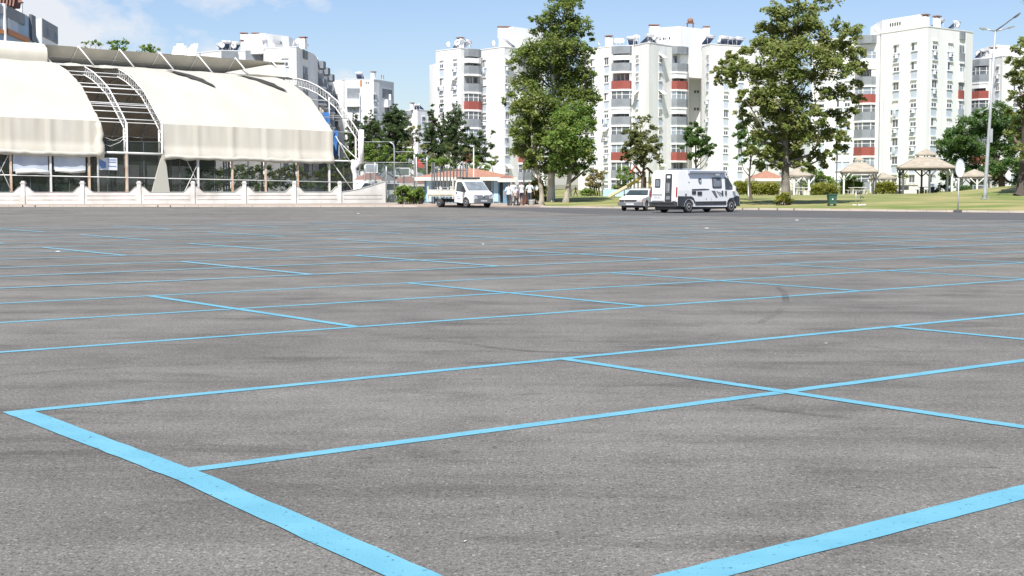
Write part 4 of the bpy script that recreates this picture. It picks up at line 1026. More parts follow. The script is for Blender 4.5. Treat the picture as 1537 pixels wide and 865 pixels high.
# right side
tree('spreading_tree', 'big dark green rounded tree behind the right hand gazebos', 'tree', 1505,
     [(1416,218,12),(1412,232,9),(1432,207,15),(1430,232,15),(1452,190,17),(1450,215,19),(1478,178,17),(1475,205,22),(1500,172,18),(1505,200,22),(1530,190,22),(1535,220,24),(1500,228,22),(1468,235,20),(1440,246,14),(1460,256,15),(1488,256,17),(1515,252,18),(1545,250,20),(1422,202,8),(1425,256,13),(1446,264,13),(1470,268,13),(1500,272,13),(1530,274,14),(1410,246,9),(1418,268,9),(1440,225,18),(1490,200,20)],
     170, 'leaf_deep', 'bark', .4, 420, .19, 2.6, 31, sub=9, subr=.42)
tree('shade_tree', 'heavy trunked tree at the right edge, its leaves hanging beside the street lamp', 'tree', 1534,
     [(1524,78,10),(1540,70,16),(1518,92,10),(1532,100,17),(1516,116,11),(1528,128,15),(1548,120,20),(1522,145,10),(1538,155,16),(1532,175,12),(1555,95,22),(1560,150,24),(1545,-4,11),(1580,120,30),(1590,70,30),(1600,160,35),(1575,40,30),(1580,190,26),(1565,10,24),(1520,200,13),(1536,212,15),(1526,228,11),(1546,232,15),(1516,172,10),(1528,190,13)],
     112, 'leaf_plane', 'trunk_shaded', .5, 380, .16, 1.8, 32, sub=9)
# conifers and others left of the centre
def conifer(name, label, px, top, bot, wpx, Y, seed, m='leaf_conifer', foot=None, ragged=.35, dens=520, shape=1.0, r0=.2, leaf=.15, group='dark conifers left of the poplars'):
    rg = random.Random(seed); cl = []; n = max(9, int((bot-top)/4.6))
    for i in range(n):
        f = i/(n-1); wd = wpx*.5*(math.sin(min(1,f*1.15+.08)*math.pi*.62)**shape); y = top+(bot-top)*f; k = 1 if wd < 4 else (2 if wd < 8 else (3 if wd < 14 else 5))
        for _ in range(k): cl.append((px+rg.uniform(-1,1)*wd*.75, y+rg.uniform(-3,3), max(3.0, min(9, wd*rg.uniform(.4,.75))), 1-ragged*rg.random()))
    return tree(name, label, 'tree', foot or px, cl, Y, m, 'bark', r0, dens, leaf, wpx*.28*Y/F, seed, group, sub=6, up=.2, aspect=.4)
conifer('conifer_tree', 'brownish dark conifer against the right end of the fabric hall', 531, 165, 252, 28, 166, 41, dens=420)
conifer('pine_tree', 'spreading dark pine with open layers left of the broad cypress', 556, 170, 255, 46, 172, 42, dens=400, ragged=.45)
conifer('cypress_tree', 'broad dense dark cypress, widest of the conifers', 594, 157, 252, 54, 168, 43, dens=480)
conifer('cypress_tree', 'narrow upright cypress with a rounded tip, left one of the close pair', 650, 158, 250, 28, 158, 44)
conifer('cypress_tree', 'slim ragged cypress tight against the right side of the narrow rounded cypress', 664, 158, 248, 20, 159, 45, ragged=.5)
conifer('pine_tree', 'dark open pine with a crooked trunk in front of the blue kiosk roof', 684, 154, 240, 40, 150, 46, dens=300, ragged=.6)
tree('broad_tree', 'rounded dark olive tree hanging over the orange kiosk roof', 'tree', 712,
     [(700,200,10),(715,205,11),(707,218,14),(722,220,13),(733,222,9),(698,225,11),(714,236,13),(728,238,11),(700,242,9),(740,200,5),(735,247,7)], 152, 'leaf_conifer', 'bark', .2, 330, .16, 1.0, 47)
tree('small_tree', 'small bright green tree just above the right end of the orange kiosk roof', 'tree', 741,
     [(742,238,6),(737,246,7),(745,244,5),(733,252,6)], 150, 'leaf_fresh', 'bark', .08, 380, .14, .5, 48)
tree('palm_tree', 'shaggy tree with a grey trunk and drooping pale leaves between the cypresses', 'tree', 624,
     [(625,192,9,.8),(618,200,8,.8),(630,202,8,.8),(622,212,9),(615,222,10,.8),(632,222,8),(608,234,9,.8),(620,236,10,.8),(606,246,7,.6)], 148, 'leaf_pale', 'bark', .17, 260, .16, .7, 49)
tree('leafy_tree', 'light green leafy tree low behind the basketball hoops', 'tree', 566,
     [(552,222,10),(565,218,10),(548,234,11),(562,236,13),(578,230,10),(575,242,10),(543,246,9),(590,240,9),(556,250,10),(585,252,9)], 146, 'leaf_fresh', 'bark', .15, 300, .16, .8, 50)
tree('leafy_tree', 'light green tree with thin branches above the iron palisade gate', 'tree', 690,
     [(676,222,7,.7),(700,228,8,.7),(668,236,8,.7),(705,240,8,.8),(645,236,9,.7),(655,245,8,.7),(640,252,8,.8)], 146, 'leaf_pale', 'bark', .12, 260, .15, .8, 51)
for i, (px, py, lab) in enumerate(((610,238,'low pale green tree under the shaggy grey trunked tree'),(640,244,'low green tree left of the iron palisade gate'),(668,248,'low green tree behind the bars of the iron palisade gate'),(715,250,'low green tree tight behind the left part of the orange roof'),(522,238,'green tree just behind the right end truss of the hall'))):
    tree('leafy_tree', lab, 'tree', px, [(px-10,py+4,9),(px,py-4,11),(px+11,py+3,9),(px-4,py+14,11),(px+8,py+13,11)], 143, 'leaf_fresh', 'bark', .13, 260, .17, .9, 90+i)
# tree tops behind the hall
for i, (lab, cl) in enumerate((('leftmost small tree top peeping over the hall roof', [(126,66,4)]), ('low tree top over the hall roof beside the tallest one', [(136,66,5),(144,65,6),(151,68,4)]),
        ('tallest of the tree tops peeping over the hall roof', [(168,63,7),(178,66,8),(186,66,8),(172,72,8)]), ('rightmost faint tree tops over the hall roof', [(213,71,5),(227,71,6),(240,75,4)]))):
    tree('distant_tree', lab, 'tree', cl[0][0]+4, cl+[(cl[0][0]+6,82,14),(cl[0][0],92,14)], 200, 'leaf_fresh', 'bark', .25, 90, .26, .8, 60+i, 'tree tops behind the hall')
# greenery behind the hall, seen through its glazing
for i, (px, lab) in enumerate(((15,'green bush seen through the hall glazing at the far left'),(75,'green bush behind the plastic sheets of the hall'),(300,'green bush behind the glazing at the left half of the right hand fabric bay'),(345,'tall green bush seen through the hall glazing left of its middle post'),(385,'green bush seen through the hall glazing, second from its right end'),(430,'bright green bush seen through the hall glazing near its right end'),(490,'bush at the open right end of the hall'))):
    Yb = 176-px*.02
    shrub('bush', lab, 'bush', [(px,258,10),(px+14,254,9),(px-12,262,10),(px+5,270,12),(px+24,266,11),(px-14,276,11),(px+4,284,10),(px+20,280,12),(px+34,276,9)], Yb, 'leaf_fresh', 90, .2, 70+i, 'bushes behind the hall', stems=False)
# bushes and hedges in the park
shrub('bush', 'bright green grassy bush beside the wall end, left of the white truck', 'bush', [(600,302,6),(612,302,7),(620,302,6),(600,290,8),(606,286,8),(613,287,8),(619,291,8),(602,297,7),(610,297,8),(618,299,7)], 111.5, 'leaf_fresh', 420, .13, 81, 'bushes by the wall end')
shrub('bush', 'smaller green bush tight behind the truck bed', 'bush', [(630,288,7),(626,293,6),(634,293,6),(630,299,7)], 112, 'leaf_fresh', 420, .13, 82, 'bushes by the wall end')
shrub('bush', 'tall yellow green bush behind the man at the kerb', 'bush', [(793,282,11),(805,278,11),(790,296,9),(803,294,11),(815,287,9),(816,299,6)], 114, 'leaf_yellow', 340, .13, 83)
shrub('bush', 'straw coloured loose bush in front of the white block', 'bush', [(892,260,8),(887,270,9),(899,268,9),(884,280,8),(897,280,9),(904,262,6)], 132, 'leaf_straw', 200, .14, 84)
shrub('bush', 'small clipped ball bush by the two dark figures', 'bush', [(878,290,7),(885,290,7),(881,288,7)], 130, 'leaf_fresh', 420, .11, 85)
shrub('bush', 'dark green bush to the left of the slide tower', 'bush', [(935,257,9),(930,268,8),(941,268,9),(928,281,7),(940,281,8),(946,260,6)], 131, 'leaf_fresh', 300, .13, 86)
shrub('bush', 'spiky green plant clump around the foot of the plane tree', 'bush', [(1170,298,6),(1180,295,7),(1176,302,7),(1186,302,5),(1166,304,4)], 96, 'leaf_yellow', 420, .13, 87)
shrub('bush', 'tall rounded green bush behind the yellow oval hedge', 'bush', [(1215,262,9),(1228,262,9),(1240,270,9),(1210,276,8),(1224,276,10),(1248,276,8)], 160, 'leaf_fresh', 280, .15, 88)
shrub('bush', 'dark bush low under the square gazebo roof', 'bush', [(1270,268,6),(1278,266,6),(1285,268,5)], 172, 'leaf_deep', 300, .15, 89)
shrub('bush', 'olive bush under the right side of the large gazebo', 'bush', [(1412,282,7),(1425,278,8),(1438,284,8),(1452,284,8),(1405,288,5),(1425,288,6)], 152, 'leaf_deep', 280, .13, 90)
shrub('bush', 'light bush behind the large gazebo on its left', 'bush', [(1352,264,5),(1358,266,5)], 172, 'leaf_yellow', 300, .13, 91)
def hedge(label, px0, px1, py0, py1, Y, m, seed, rr=1.0):
    x0, x1 = XY(px0,Y), XY(px1,Y); zt = P(px0,py0,Y).z; base = Vector(((x0+x1)/2,Y,gz((x0+x1)/2,Y))); o = thing('hedge', base, label, 'hedge', 'clipped hedges in the park')
    h = zt-base.z; n = max(3,int((x1-x0)/.7)); bl = []
    for i in range(n):
        f = (i+.5)/n; e = 1-rr*.35*abs(2*f-1)**3
        for k in range(2): bl.append((Vector((x0+(x1-x0)*f-base.x, 0, h*(.3+.42*k)*e)), ((x1-x0)/n*.75,.6,h*.36), int(480*h)))
    inst('foliage', leaf_mesh('foliage', bl, m, .10, seed, .6, 14, .6), o, (0,0,0))
    mb = MB()
    for i in range(n): mb.tube([(x0+(x1-x0)*(i+.5)/n,Y,base.z-.05),(x0+(x1-x0)*(i+.5)/n+.1,Y,base.z+h*.6)], .03, 4)
    mb.build('stem', 'bark', o)
hedge('long clipped green hedge directly right of the camper van', 1104, 1138, 273, 290, 140, 'leaf_yellow', 1)
hedge('clipped green hedge between the white lamp post and the plane tree', 1140, 1167, 275, 291, 141, 'leaf_yellow', 2)
hedge('yellow topped oval hedge behind the green bin', 1220, 1256, 275, 290, 142, 'leaf_yellow', 3, 1.6)
hedge('clipped green hedge under the square gazebo', 1263, 1292, 271, 291, 158, 'leaf_fresh', 4)
hedge('yellow green hedge between the square gazebo and the large gazebo', 1316, 1345, 274, 291, 154, 'leaf_yellow', 5)

# ---------------------------------------------------------------- gazebos
def gazebo(label, cx, Y, half_px, eave_py, peak_py, n=6, posts=(), cupola=None, rot=.0, name='gazebo', post_mats=None, squash=1.0, base_py=None, roof='gazebo_roof'):
    c = Vector((XY(cx,Y),Y,0)); c.z = gz(c.x,c.y); o = thing(name, c, label, 'gazebo', 'park gazebos'); s = Y/F
    r = half_px*s; ze = P(cx,eave_py,Y).z; zp = P(cx,peak_py,Y).z
    ring = [(c.x+r*math.cos(rot+2*math.pi*k/n), c.y+r*math.sin(rot+2*math.pi*k/n)) for k in range(n)]
    ri = .32*r if cupola else 0.02
    inn = [(c.x+ri*math.cos(rot+2*math.pi*k/n), c.y+ri*math.sin(rot+2*math.pi*k/n)) for k in range(n)]
    mb = MB(); vs = [(x,y,ze) for x,y in ring]+[(x,y,zp) for x,y in inn]+[(x,y,ze-.14) for x,y in ring]+[(x,y,zp-.14) for x,y in inn]
    fs = []
    for k in range(n):
        j = (k+1)%n; fs += [(k,j,n+j,n+k),(2*n+j,2*n+k,3*n+k,3*n+j),(k,2*n+k,2*n+j,j),(n+k,n+j,3*n+j,3*n+k)]
    mb.add(vs, fs); rf = mb.build('roof', roof, o)
    if cupola:
        half, pe, pt = cupola; rc = half*s; z0 = P(cx,pe,Y).z; z1 = P(cx,pt,Y).z
        mb = MB(); vs = [(c.x+rc*math.cos(rot+2*math.pi*k/n), c.y+rc*math.sin(rot+2*math.pi*k/n), z0) for k in range(n)]+[(c.x,c.y,z1)]+[(c.x+rc*math.cos(rot+2*math.pi*k/n), c.y+rc*math.sin(rot+2*math.pi*k/n), z0-.12) for k in range(n)]+[(c.x,c.y,z1-.15)]
        mb.add(vs, [f for k in range(n) for f in ((k,(k+1)%n,n),(n+1+(k+1)%n,n+1+k,2*n+1),(k,n+1+k,n+1+(k+1)%n,(k+1)%n))]); cu = mb.build('cupola', roof, rf)
        mb = MB()
        for k in range(n): mb.tube([(c.x+ri*.92*math.cos(rot+2*math.pi*k/n),c.y+ri*.92*math.sin(rot+2*math.pi*k/n),zp-.1),(c.x+ri*.92*math.cos(rot+2*math.pi*k/n),c.y+ri*.92*math.sin(rot+2*math.pi*k/n),z0)], .06, 4)
        mb.build('cupola_post', 'post_dark', cu)
    mb = MB()
    for k in range(n):
        a = ring[k]; b = ring[(k+1)%n]; d = math.hypot(b[0]-a[0],b[1]-a[1]); mb.box(((a[0]+b[0])/2*.94+c.x*.06,(a[1]+b[1])/2*.94+c.y*.06,ze-.26), (d*.92,.09,.16), math.atan2(b[1]-a[1],b[0]-a[0]))
        mb.tube([(a[0]*.95+c.x*.05,a[1]*.95+c.y*.05,ze-.2),(inn[k][0],inn[k][1],zp-.22)], .06, 4)
    mb.build('rafter', 'gazebo_under', o)
    pr = r*.86
    for k in range(n):
        x = c.x+pr*math.cos(rot+2*math.pi*k/n); y = c.y+pr*math.sin(rot+2*math.pi*k/n); z0 = gz(x,y)-.05
        mb = MB(); mb.box((x,y,(z0+ze-.2)/2), (.17,.17,ze-.2-z0)); m_ = (post_mats or ['post_white'])[k % len(post_mats or [1])]; pob = mb.build('post', m_, o)
        mb = MB(); t = Vector((-math.sin(rot+2*math.pi*k/n), math.cos(rot+2*math.pi*k/n), 0)); b0 = Vector((x,y,ze-1.0))
        for sg in (-1,1): mb.tube([b0, b0+t*sg*.75+Vector((0,0,.72))], .06, 4)
        mb.build('knee_brace', m_, pob)
    return o
gazebo('large hexagonal gazebo with a two tier cupola roof in the middle of the lawn', 1389, 150, 47, 251, 236, 6, cupola=(17,232,223), rot=rad(22), post_mats=['post_white','post_dark','post_dark','post_dark','post_dark','post_white'])  # white posts are the lit ones, dark posts have shade painted in
gazebo('square pale roofed gazebo with a dark vented top and white posts', 1289, 156, 38, 257, 244, 4, cupola=(10,240,234), rot=rad(35), post_mats=['post_white','post_white','post_white','post_dark'])  # the dark post is a shaded one, its shade put into the colour
gazebo('low far gazebo with a plain pale roof between the square and the large gazebo', 1325, 180, 23, 267, 259, 6, rot=.2)
gazebo('small pale gazebo partly hidden behind the round sign', 1462, 162, 26, 264, 254, 6, rot=.4, post_mats=['post_white','post_dark'])
gazebo('cream roofed gazebo seen behind the trunk of the plane tree', 1197, 146, 26, 263, 253, 6, rot=.1)
# low house with a red roof behind the hedge
def house(name, label, px0, px1, Y, dep, wall_m, roof_m, eave_py, ridge_py, over=.4, base=None, group=None, cat='kiosk'):
    x0, x1 = XY(px0,Y), XY(px1,Y); z0 = gz((x0+x1)/2,Y) if base is None else base; ze = P(px0,eave_py,Y).z; zr = P(px0,ridge_py,Y+dep/2).z
    o = thing(name, ((x0+x1)/2,Y+dep/2,z0), label, cat, group); mb = MB(); mb.b2(x0,x1,Y,Y+dep,z0-.1,ze); mb.build('wall', wall_m, o)
    a, b, c_, d = x0-over, x1+over, Y-over, Y+dep+over; h = (d-c_)/2; m_ = (c_+d)/2; rx0, rx1 = (a+h*.9, b-h*.9) if b-a > 2*h else ((a+b)/2-.05,(a+b)/2+.05)
    mb = MB(); vs = [(a,c_,ze),(b,c_,ze),(b,d,ze),(a,d,ze),(rx0,m_,zr),(rx1,m_,zr)]; mb.add(vs, [(0,1,5,4),(1,2,5),(2,3,4,5),(3,0,4)]); rf = mb.build('roof', roof_m, o)
    mb = MB(); mb.b2(a-.03,b+.03,c_-.03,d+.03,ze-.3,ze-.004); mb.build('fascia', 'fascia', rf)
    return o, x0, x1, z0, ze
house('park_house', 'low pink roofed park house behind the hedges, left of the plane tree', 1138, 1174, 160, 6, 'stone_white', 'roof_orange', 268, 256, cat='park house')
# white masonry table and barbecue under the large gazebo
x = XY(1358,158); mb = MB(); z = gz(x,158); mb.b2(XY(1343,158),XY(1378,158),158,159,z-.1,z+.95); o = thing('barbecue_block', (x,158,z), 'long white masonry barbecue block beyond the large gazebo', 'barbecue'); mb.build('body', 'stone_white', o)
mb = MB(); mb.b2(XY(1350,158),XY(1364,158),157.95,158.2,z+.45,z+.8); mb.b2(XY(1351,158),XY(1355,158),157.95,158.2,z+.02,z+.3); mb.build('opening', 'dark_slot', o)
mb = MB(); mb.b2(XY(1342,158),XY(1379,158),157.9,159.1,z+.955,z+1.05); mb.build('worktop', 'stone_white', o)
def picnic(label, px, Y, m='post_dark', rz=.3):
    x = XY(px,Y); o = thing('picnic_table', (x,Y,gz(x,Y)), label, 'table', 'park tables', rz)
    mb = MB(); mb.b2(-.9,.9,-.38,.38,.70,.76); mb.build('tabletop', m, o, False)
    for sx in (-.65,.65):
        mb = MB(); mb.b2(sx-.05,sx+.05,-.3,.3,0,.70); mb.build('leg', m, o, False)
    for sy in (-.75,.75):
        mb = MB(); mb.b2(-.9,.9,sy-.15,sy+.15,.42,.47); mb.b2(-.7,-.62,sy-.1,sy+.1,0,.42); mb.b2(.62,.7,sy-.1,sy+.1,0,.42); mb.build('bench', m, o, False)
picnic('dark picnic table in the shade of the large gazebo', 1392, 150.5); picnic('white picnic table under the square gazebo beside its middle post', 1287, 154, 'stone_white'); picnic('white picnic table under the cream gazebo behind the plane tree', 1203, 145, 'stone_white')
# low white planter wall
x0, x1 = XY(1206,143), XY(1246,143); z = gz(x0,143); mb = MB()
for i in range(8): mb.b2(x0+(x1-x0)*i/8+.015,x0+(x1-x0)*(i+1)/8-.015,143,143.3,z-.15,z+.42+.03*(i%2))
tag(mb.build('low_wall', 'stone_white', None), 'low white kerb wall on the lawn behind the green bin', 'wall')
# long white strip wall at the playground
x0, x1 = XY(905,128), XY(985,128); z = gz(x0,128); mb = MB(); mb.b2(x0,x1,128,128.2,z-.2,z+.6)
tag(mb.build('low_wall', 'kiosk_light', None), 'low pale blue and white wall behind the slide', 'wall')

# ---------------------------------------------------------------- street furniture
def lamp_head(o, p, d, L=.75, m='lamp_dark'):
    n = Vector((-d.y,d.x,0)); n = n.normalized() if n.length > .01 else Vector((0,1,0)); u = n.cross(d).normalized(); mb = MB(); ring = []
    for s, w_, h in ((0,.07,.06),(.25,.16,.10),(.6,.17,.09),(1,.09,.04)):
        q = p+d*L*s; ring += [q+n*w_-u*h*.4, q+n*w_*.8+u*h, q-n*w_*.8+u*h, q-n*w_-u*h*.4]
    mb.add(ring, [(4*i+k,4*i+(k+1)%4,4*i+4+(k+1)%4,4*i+4+k) for i in range(3) for k in range(4)]+[(0,1,2,3),(15,14,13,12)]); mb.build('lamp_head', m, o)
Y = 106; base = P(1478,306,Y); base.z = gz(base.x,Y); top = P(1494,47,Y)
lp = thing('street_lamp', base, 'tall galvanised street lamp with three arms rising from the lawn at the right', 'street lamp')
mb = MB(); mb.tube([base-Vector((0,0,.1)),base+Vector((0,0,.5)),base.lerp(top,.5),top], [.17,.15,.11,.075], 10); mb.build('pole', 'galv', lp)
mb = MB(); mb.box(base+Vector((0,0,.04)), (.5,.5,.06)); mb.build('base_plate', 'galv', lp)
for px, py, dm, m_ in ((1521,27,.0,'lamp_dark'),(1480,44,.0,'galv'),(1513,42,.0,'galv')):
    e = P(px,py,Y+dm); mb = MB(); mb.tube([top,e], [.06,.045], 6); mb.build('arm', 'galv' if m_ == 'galv' else 'lamp_dark', lp); lamp_head(lp, e, (e-top).normalized(), .62 if m_ == 'lamp_dark' else .5, m_)
q = base.lerp(top,.55)
for px, py in ((1475,167),(1495,163)):
    e = P(px,py,Y); a = base.lerp(top,.552); mb = MB(); mb.tube([a,e], .035, 5); mb.build('arm', 'galv', lp); lamp_head(lp, e, (e-a).normalized(), .3, 'galv')
mb = MB(); q = base.lerp(top,.38); mb.box(q+Vector((.14,-.05,0)), (.2,.2,1.0)); mb.build('junction_box', 'galv', lp)
# round sign seen from behind
Y = 83.6; x = XY(1438.5,Y); z = gz(x,Y); sg = thing('road_sign', (x,Y,z), 'tall oval road sign seen from its pale back, standing on the kerb', 'sign')
mb = MB(); mb.tube([(x,Y,z-.05),(x+.03,Y,P(1441,242,Y).z)], .04, 8); mb.build('post', 'post_white', sg)
mb = MB(); c = P(1441,252.5,Y-.06); n = 24; pts = [c+Vector((math.cos(2*math.pi*k/n)*.27, 0, math.sin(2*math.pi*k/n)*.53)) for k in range(n)]; mb.slab(pts, (0,.02,0)); pl = mb.build('plate', 'sign_back', sg)
mb = MB(); mb.box(c+Vector((0,.05,.15)), (.34,.03,.05)); mb.box(c+Vector((0,.05,-.15)), (.34,.03,.05)); mb.build('bracket', 'galv', pl)
mb = MB(); mb.tube([pts[k]+Vector((0,-.005,0)) for k in range(n)]+[pts[0]+Vector((0,-.005,0))], .018, 5); mb.build('rim', 'galv', pl)
# bin
Y = 93.5; x = XY(1249,Y); z = gz(x,Y); bn = thing('litter_bin', (x,Y,z), 'dark green square litter bin on the lawn near the kerb', 'litter bin', None, .1)
mb = MB(); mb.add([(-.22,-.2,.12),(.22,-.2,.12),(.22,.2,.12),(-.22,.2,.12),(-.27,-.25,.72),(.27,-.25,.72),(.27,.25,.72),(-.27,.25,.72)], [(3,2,1,0),(4,5,6,7),(0,1,5,4),(1,2,6,5),(2,3,7,6),(3,0,4,7)]); bd = mb.build('body', 'bin_green', bn, False)
mb = MB(); mb.b2(-.3,.3,-.28,.28,.721,.78); mb.build('lid', 'bin_green', bn, False)
for sx in (-.2,.2):
    mb = MB(); mb.b2(sx-.04,sx+.04,-.2,.2,-.03,.12); mb.build('leg', 'trim_black', bn, False)
mb = MB(); mb.lathe((-.02,-.245,.42), [(.06,-.005),(.06,.012)], 14, 'y'); mb.build('emblem', 'sign_back', bd, False)
# stand with stones
Y = 93.0; x = XY(1289,Y); z = gz(x,Y); st = thing('metal_stand', (x,Y,z), 'thin metal stand with a small dark bracket and pale stones at its foot', 'stand')
mb = MB(); mb.tube([(-.18,0,-.05),(-.16,0,.95)], .025, 6); mb.tube([(.14,0,-.05),(.12,0,.95),(.3,0,.9)], .018, 6); mb.tube([(-.17,0,.88),(.13,0,.92)], .015, 5); mb.build('frame', 'galv', st, False)
mb = MB(); mb.slab([(.12,-.02,.62),(.36,-.02,.58),(.34,-.02,.46),(.28,-.02,.53),(.16,-.02,.5)], (0,.04,0)); mb.build('bracket', 'bin_green', st, False)
rr = random.Random(3)
for i in range(5):
    mb = MB(); cx, cy, r = -.3+.17*i+rr.uniform(-.04,.04), rr.uniform(-.1,.1), rr.uniform(.08,.12)
    mb.lathe((0,0,0), [(r*.5,0),(r,r*.35),(r*.85,r*.8),(r*.35,r*1.1)], 7); sn = mb.build('stone', 'stone_white', None); sn.location = (x+cx,Y+cy-.05,z-.01); sn.rotation_euler = (rr.uniform(-.3,.3),rr.uniform(-.3,.3),rr.uniform(0,3))
    tag(sn, ('leftmost pale stone at the foot of the thin metal stand','pale stone second from the left under the metal stand','middle pale stone under the metal stand','pale stone second from the right under the metal stand','rightmost pale stone at the foot of the thin metal stand')[i], 'stone', 'stones at the metal stand')
# white lamp posts in the park
def park_lamp(label, px, Y, top_py, m='post_white', rr_=.05, head=True):
    x = XY(px,Y); z = gz(x,Y); zt = P(px,top_py,Y).z; o = thing('lamp_post', (x,Y,z), label, 'lamp post', 'park lamp posts'); mb = MB(); mb.tube([(x,Y,z-.05),(x,Y,z+.4),(x,Y,zt)], [rr_*1.6,rr_*1.2,rr_], 8); mb.build('pole', m, o)
    if head:
        mb = MB(); mb.lathe((x,Y,zt), [(.06,0),(.2,.1),(.22,.26),(.14,.40),(.04,.44)], 12); mb.build('globe', 'sign_back', o)
park_lamp('white park lamp post right of the camper van, before the hedge', 1124, 118, 256, rr_=.07)
park_lamp('tall thin dark lamp post right of the plane tree crown', 1255.5, 150, 192, 'post_dark', .06, False)
park_lamp('thin pale mast rising above the orange kiosk roof', 711, 118, 222, 'post_white', .04, False)
park_lamp('dark lamp post directly behind the group of people', 786, 122, 186, 'post_dark', .06)
# ---------------------------------------------------------------- playground
Y = 124; x = XY(955,Y); z = gz(x,Y); pg = thing('play_tower', (x,Y,z), 'playground tower with a red hooded roof and a long yellow slide behind the white car', 'playground')
zt = P(950,258,Y).z
for px in (952,959,968,976):
    mb = MB(); mb.tube([(XY(px,Y),Y+(.8 if px in (959,976) else 0),z-.05),(XY(px,Y),Y+(.8 if px in (959,976) else 0),zt)], .06, 6); mb.build('post', 'post_white', pg)
def hood(px0, px1, pe, pt, m):
    a, b = XY(px0,Y), XY(px1,Y); ze, zr = P(px0,pe,Y).z, P(px0,pt,Y).z; mb = MB(); mx = (a+b)/2
    mb.slab([(a,Y-.7,ze),(mx,Y-.7,zr),(mx,Y+1.4,zr),(a,Y+1.4,ze)], (0,0,.06)); mb.slab([(mx,Y-.7,zr),(b,Y-.7,ze),(b,Y+1.4,ze),(mx,Y+1.4,zr)], (0,0,.06)); mb.build('hood', m, pg)
hood(946,962,260,250,'red_plastic'); hood(962,980,261,252,'brown_cap')
mb = MB(); mb.b2(XY(951,Y),XY(978,Y),Y-.1,Y+.9,P(955,273,Y).z-.08,P(955,273,Y).z); mb.build('deck', 'slide_yellow', pg)
a = P(963,267,Y-.1); b = P(942,281,Y-.3); c = P(914,296.5,Y-.6); mb = MB()
for p0, p1, mi in ((a,b,0),(b,c,1)):
    d = Vector((0,.28,0))
    mb.add([p0-d,p0+d,p1+d,p1-d,p0-d-Vector((0,0,.08)),p0+d-Vector((0,0,.08)),p1+d-Vector((0,0,.08)),p1-d-Vector((0,0,.08))], [(0,1,2,3),(7,6,5,4),(0,3,7,4),(2,1,5,6)], mi)
    for s in (-1,1): mb.slab([p0+d*s,p1+d*s,p1+d*s+Vector((0,0,.22)),p0+d*s+Vector((0,0,.22))], (0,.05*s,0), mi)
mb.build('slide', ['slide_yellow','slide_cream'], pg)
mb = MB(); mb.tube([P(937,284,Y-.3),P(937,296,Y-.3)], .04, 5); mb.tube([P(922,291,Y-.4),P(922,297,Y-.4)], .04, 5); mb.build('support', 'galv', pg)
for px in (966,973):
    mb = MB(); mb.slab([(XY(px,Y),Y-.12,P(px,283,Y).z),(XY(px+4,Y),Y-.12,P(px,283,Y).z),(XY(px+4,Y),Y-.12,P(px,266,Y).z),(XY(px,Y),Y-.12,P(px,266,Y).z)], (0,.05,0)); mb.build('panel', 'slide_yellow' if px == 973 else 'brown_cap', pg)
# ---------------------------------------------------------------- kiosks, court and gate left of the centre
ko, x0, x1, z0, ze = house('kiosk', 'blue kiosk with an orange tiled hip roof and pale fascia behind the white truck', 637, 762, 121, 6.5, 'kiosk_blue', 'roof_orange', 266, 253, .75)
for px0, px1, m_ in ((637,646,'kiosk_light'),(640,650,'kiosk_light'),(741,748,'kiosk_light')):
    if px0 == 637: continue
    mb = MB(); mb.b2(XY(px0,121),XY(px1,121),120.93,120.995,z0+.1,z0+2.0); mb.build('door', m_, ko)
for px in (655,664,673,682,691):
    mb = MB(); mb.b2(XY(px,121),XY(px+6,121),120.94,120.995,z0+.9,z0+2.0); f_ = mb.build('window', 'white_trim', ko); mb = MB(); mb.b2(XY(px+.7,121),XY(px+5.3,121),120.92,120.939,z0+1.0,z0+1.9); mb.build('pane', 'pane', f_)
mb = MB(); mb.b2(XY(727,121),XY(739,121),120.94,120.995,z0+1.0,z0+2.1); f_ = mb.build('window', 'white_trim', ko); mb = MB(); mb.b2(XY(728,121),XY(738,121),120.92,120.939,z0+1.08,z0+2.02); mb.build('pane', 'pane', f_)
mb = MB(); mb.b2(XY(750,121),XY(759,121),120.94,120.995,z0+.1,z0+2.2); mb.build('dark_opening', 'dark_slot', ko)
po, a0, a1, az, ae = house('kiosk', 'small brown roofed kiosk with dark windows, just left of the basketball hoop with a frame', 540, 565, 133, 4, 'recess', 'roof_brown', 270, 257, .5)
po, a0, a1, az, ae = house('kiosk', 'low brown roofed shelter under the framed basketball board', 583, 634, 130, 4, 'fence_green', 'roof_brown', 275, 264, .5)
po, a0, a1, az, ae = house('kiosk', 'small dark porch with a flat brown roof at the right end of the blue kiosk', 755, 766, 119, 3, 'kiosk_blue', 'roof_brown', 268, 263, .4)
# palisade gate
Y = 113.5; gt = thing('palisade_gate', (XY(675,Y),Y,.1), 'tall dark iron palisade gate behind the bed of the white truck', 'gate'); 
for px in (648.5,652,695,700.5):
    mb = MB(); mb.tube([(XY(px,Y),Y,.05),(XY(px,Y),Y,P(px,244,Y).z)], .07 if px in (652,700.5) else .05, 6); mb.build('gate_post', 'gate_dark', gt)
for px in range(656, 694, 5):
    mb = MB(); mb.box((XY(px,Y),Y,(P(px,249,Y).z+.2)/2), (.11,.04,P(px,249,Y).z-.2)); mb.build('bar', 'gate_dark', gt)
mb = MB()
for py in (256,285): mb.box((XY(674,Y),Y+.04,P(674,py,Y).z), (XY(700,Y)-XY(649,Y),.04,.07))
mb.build('rail', 'gate_dark', gt)
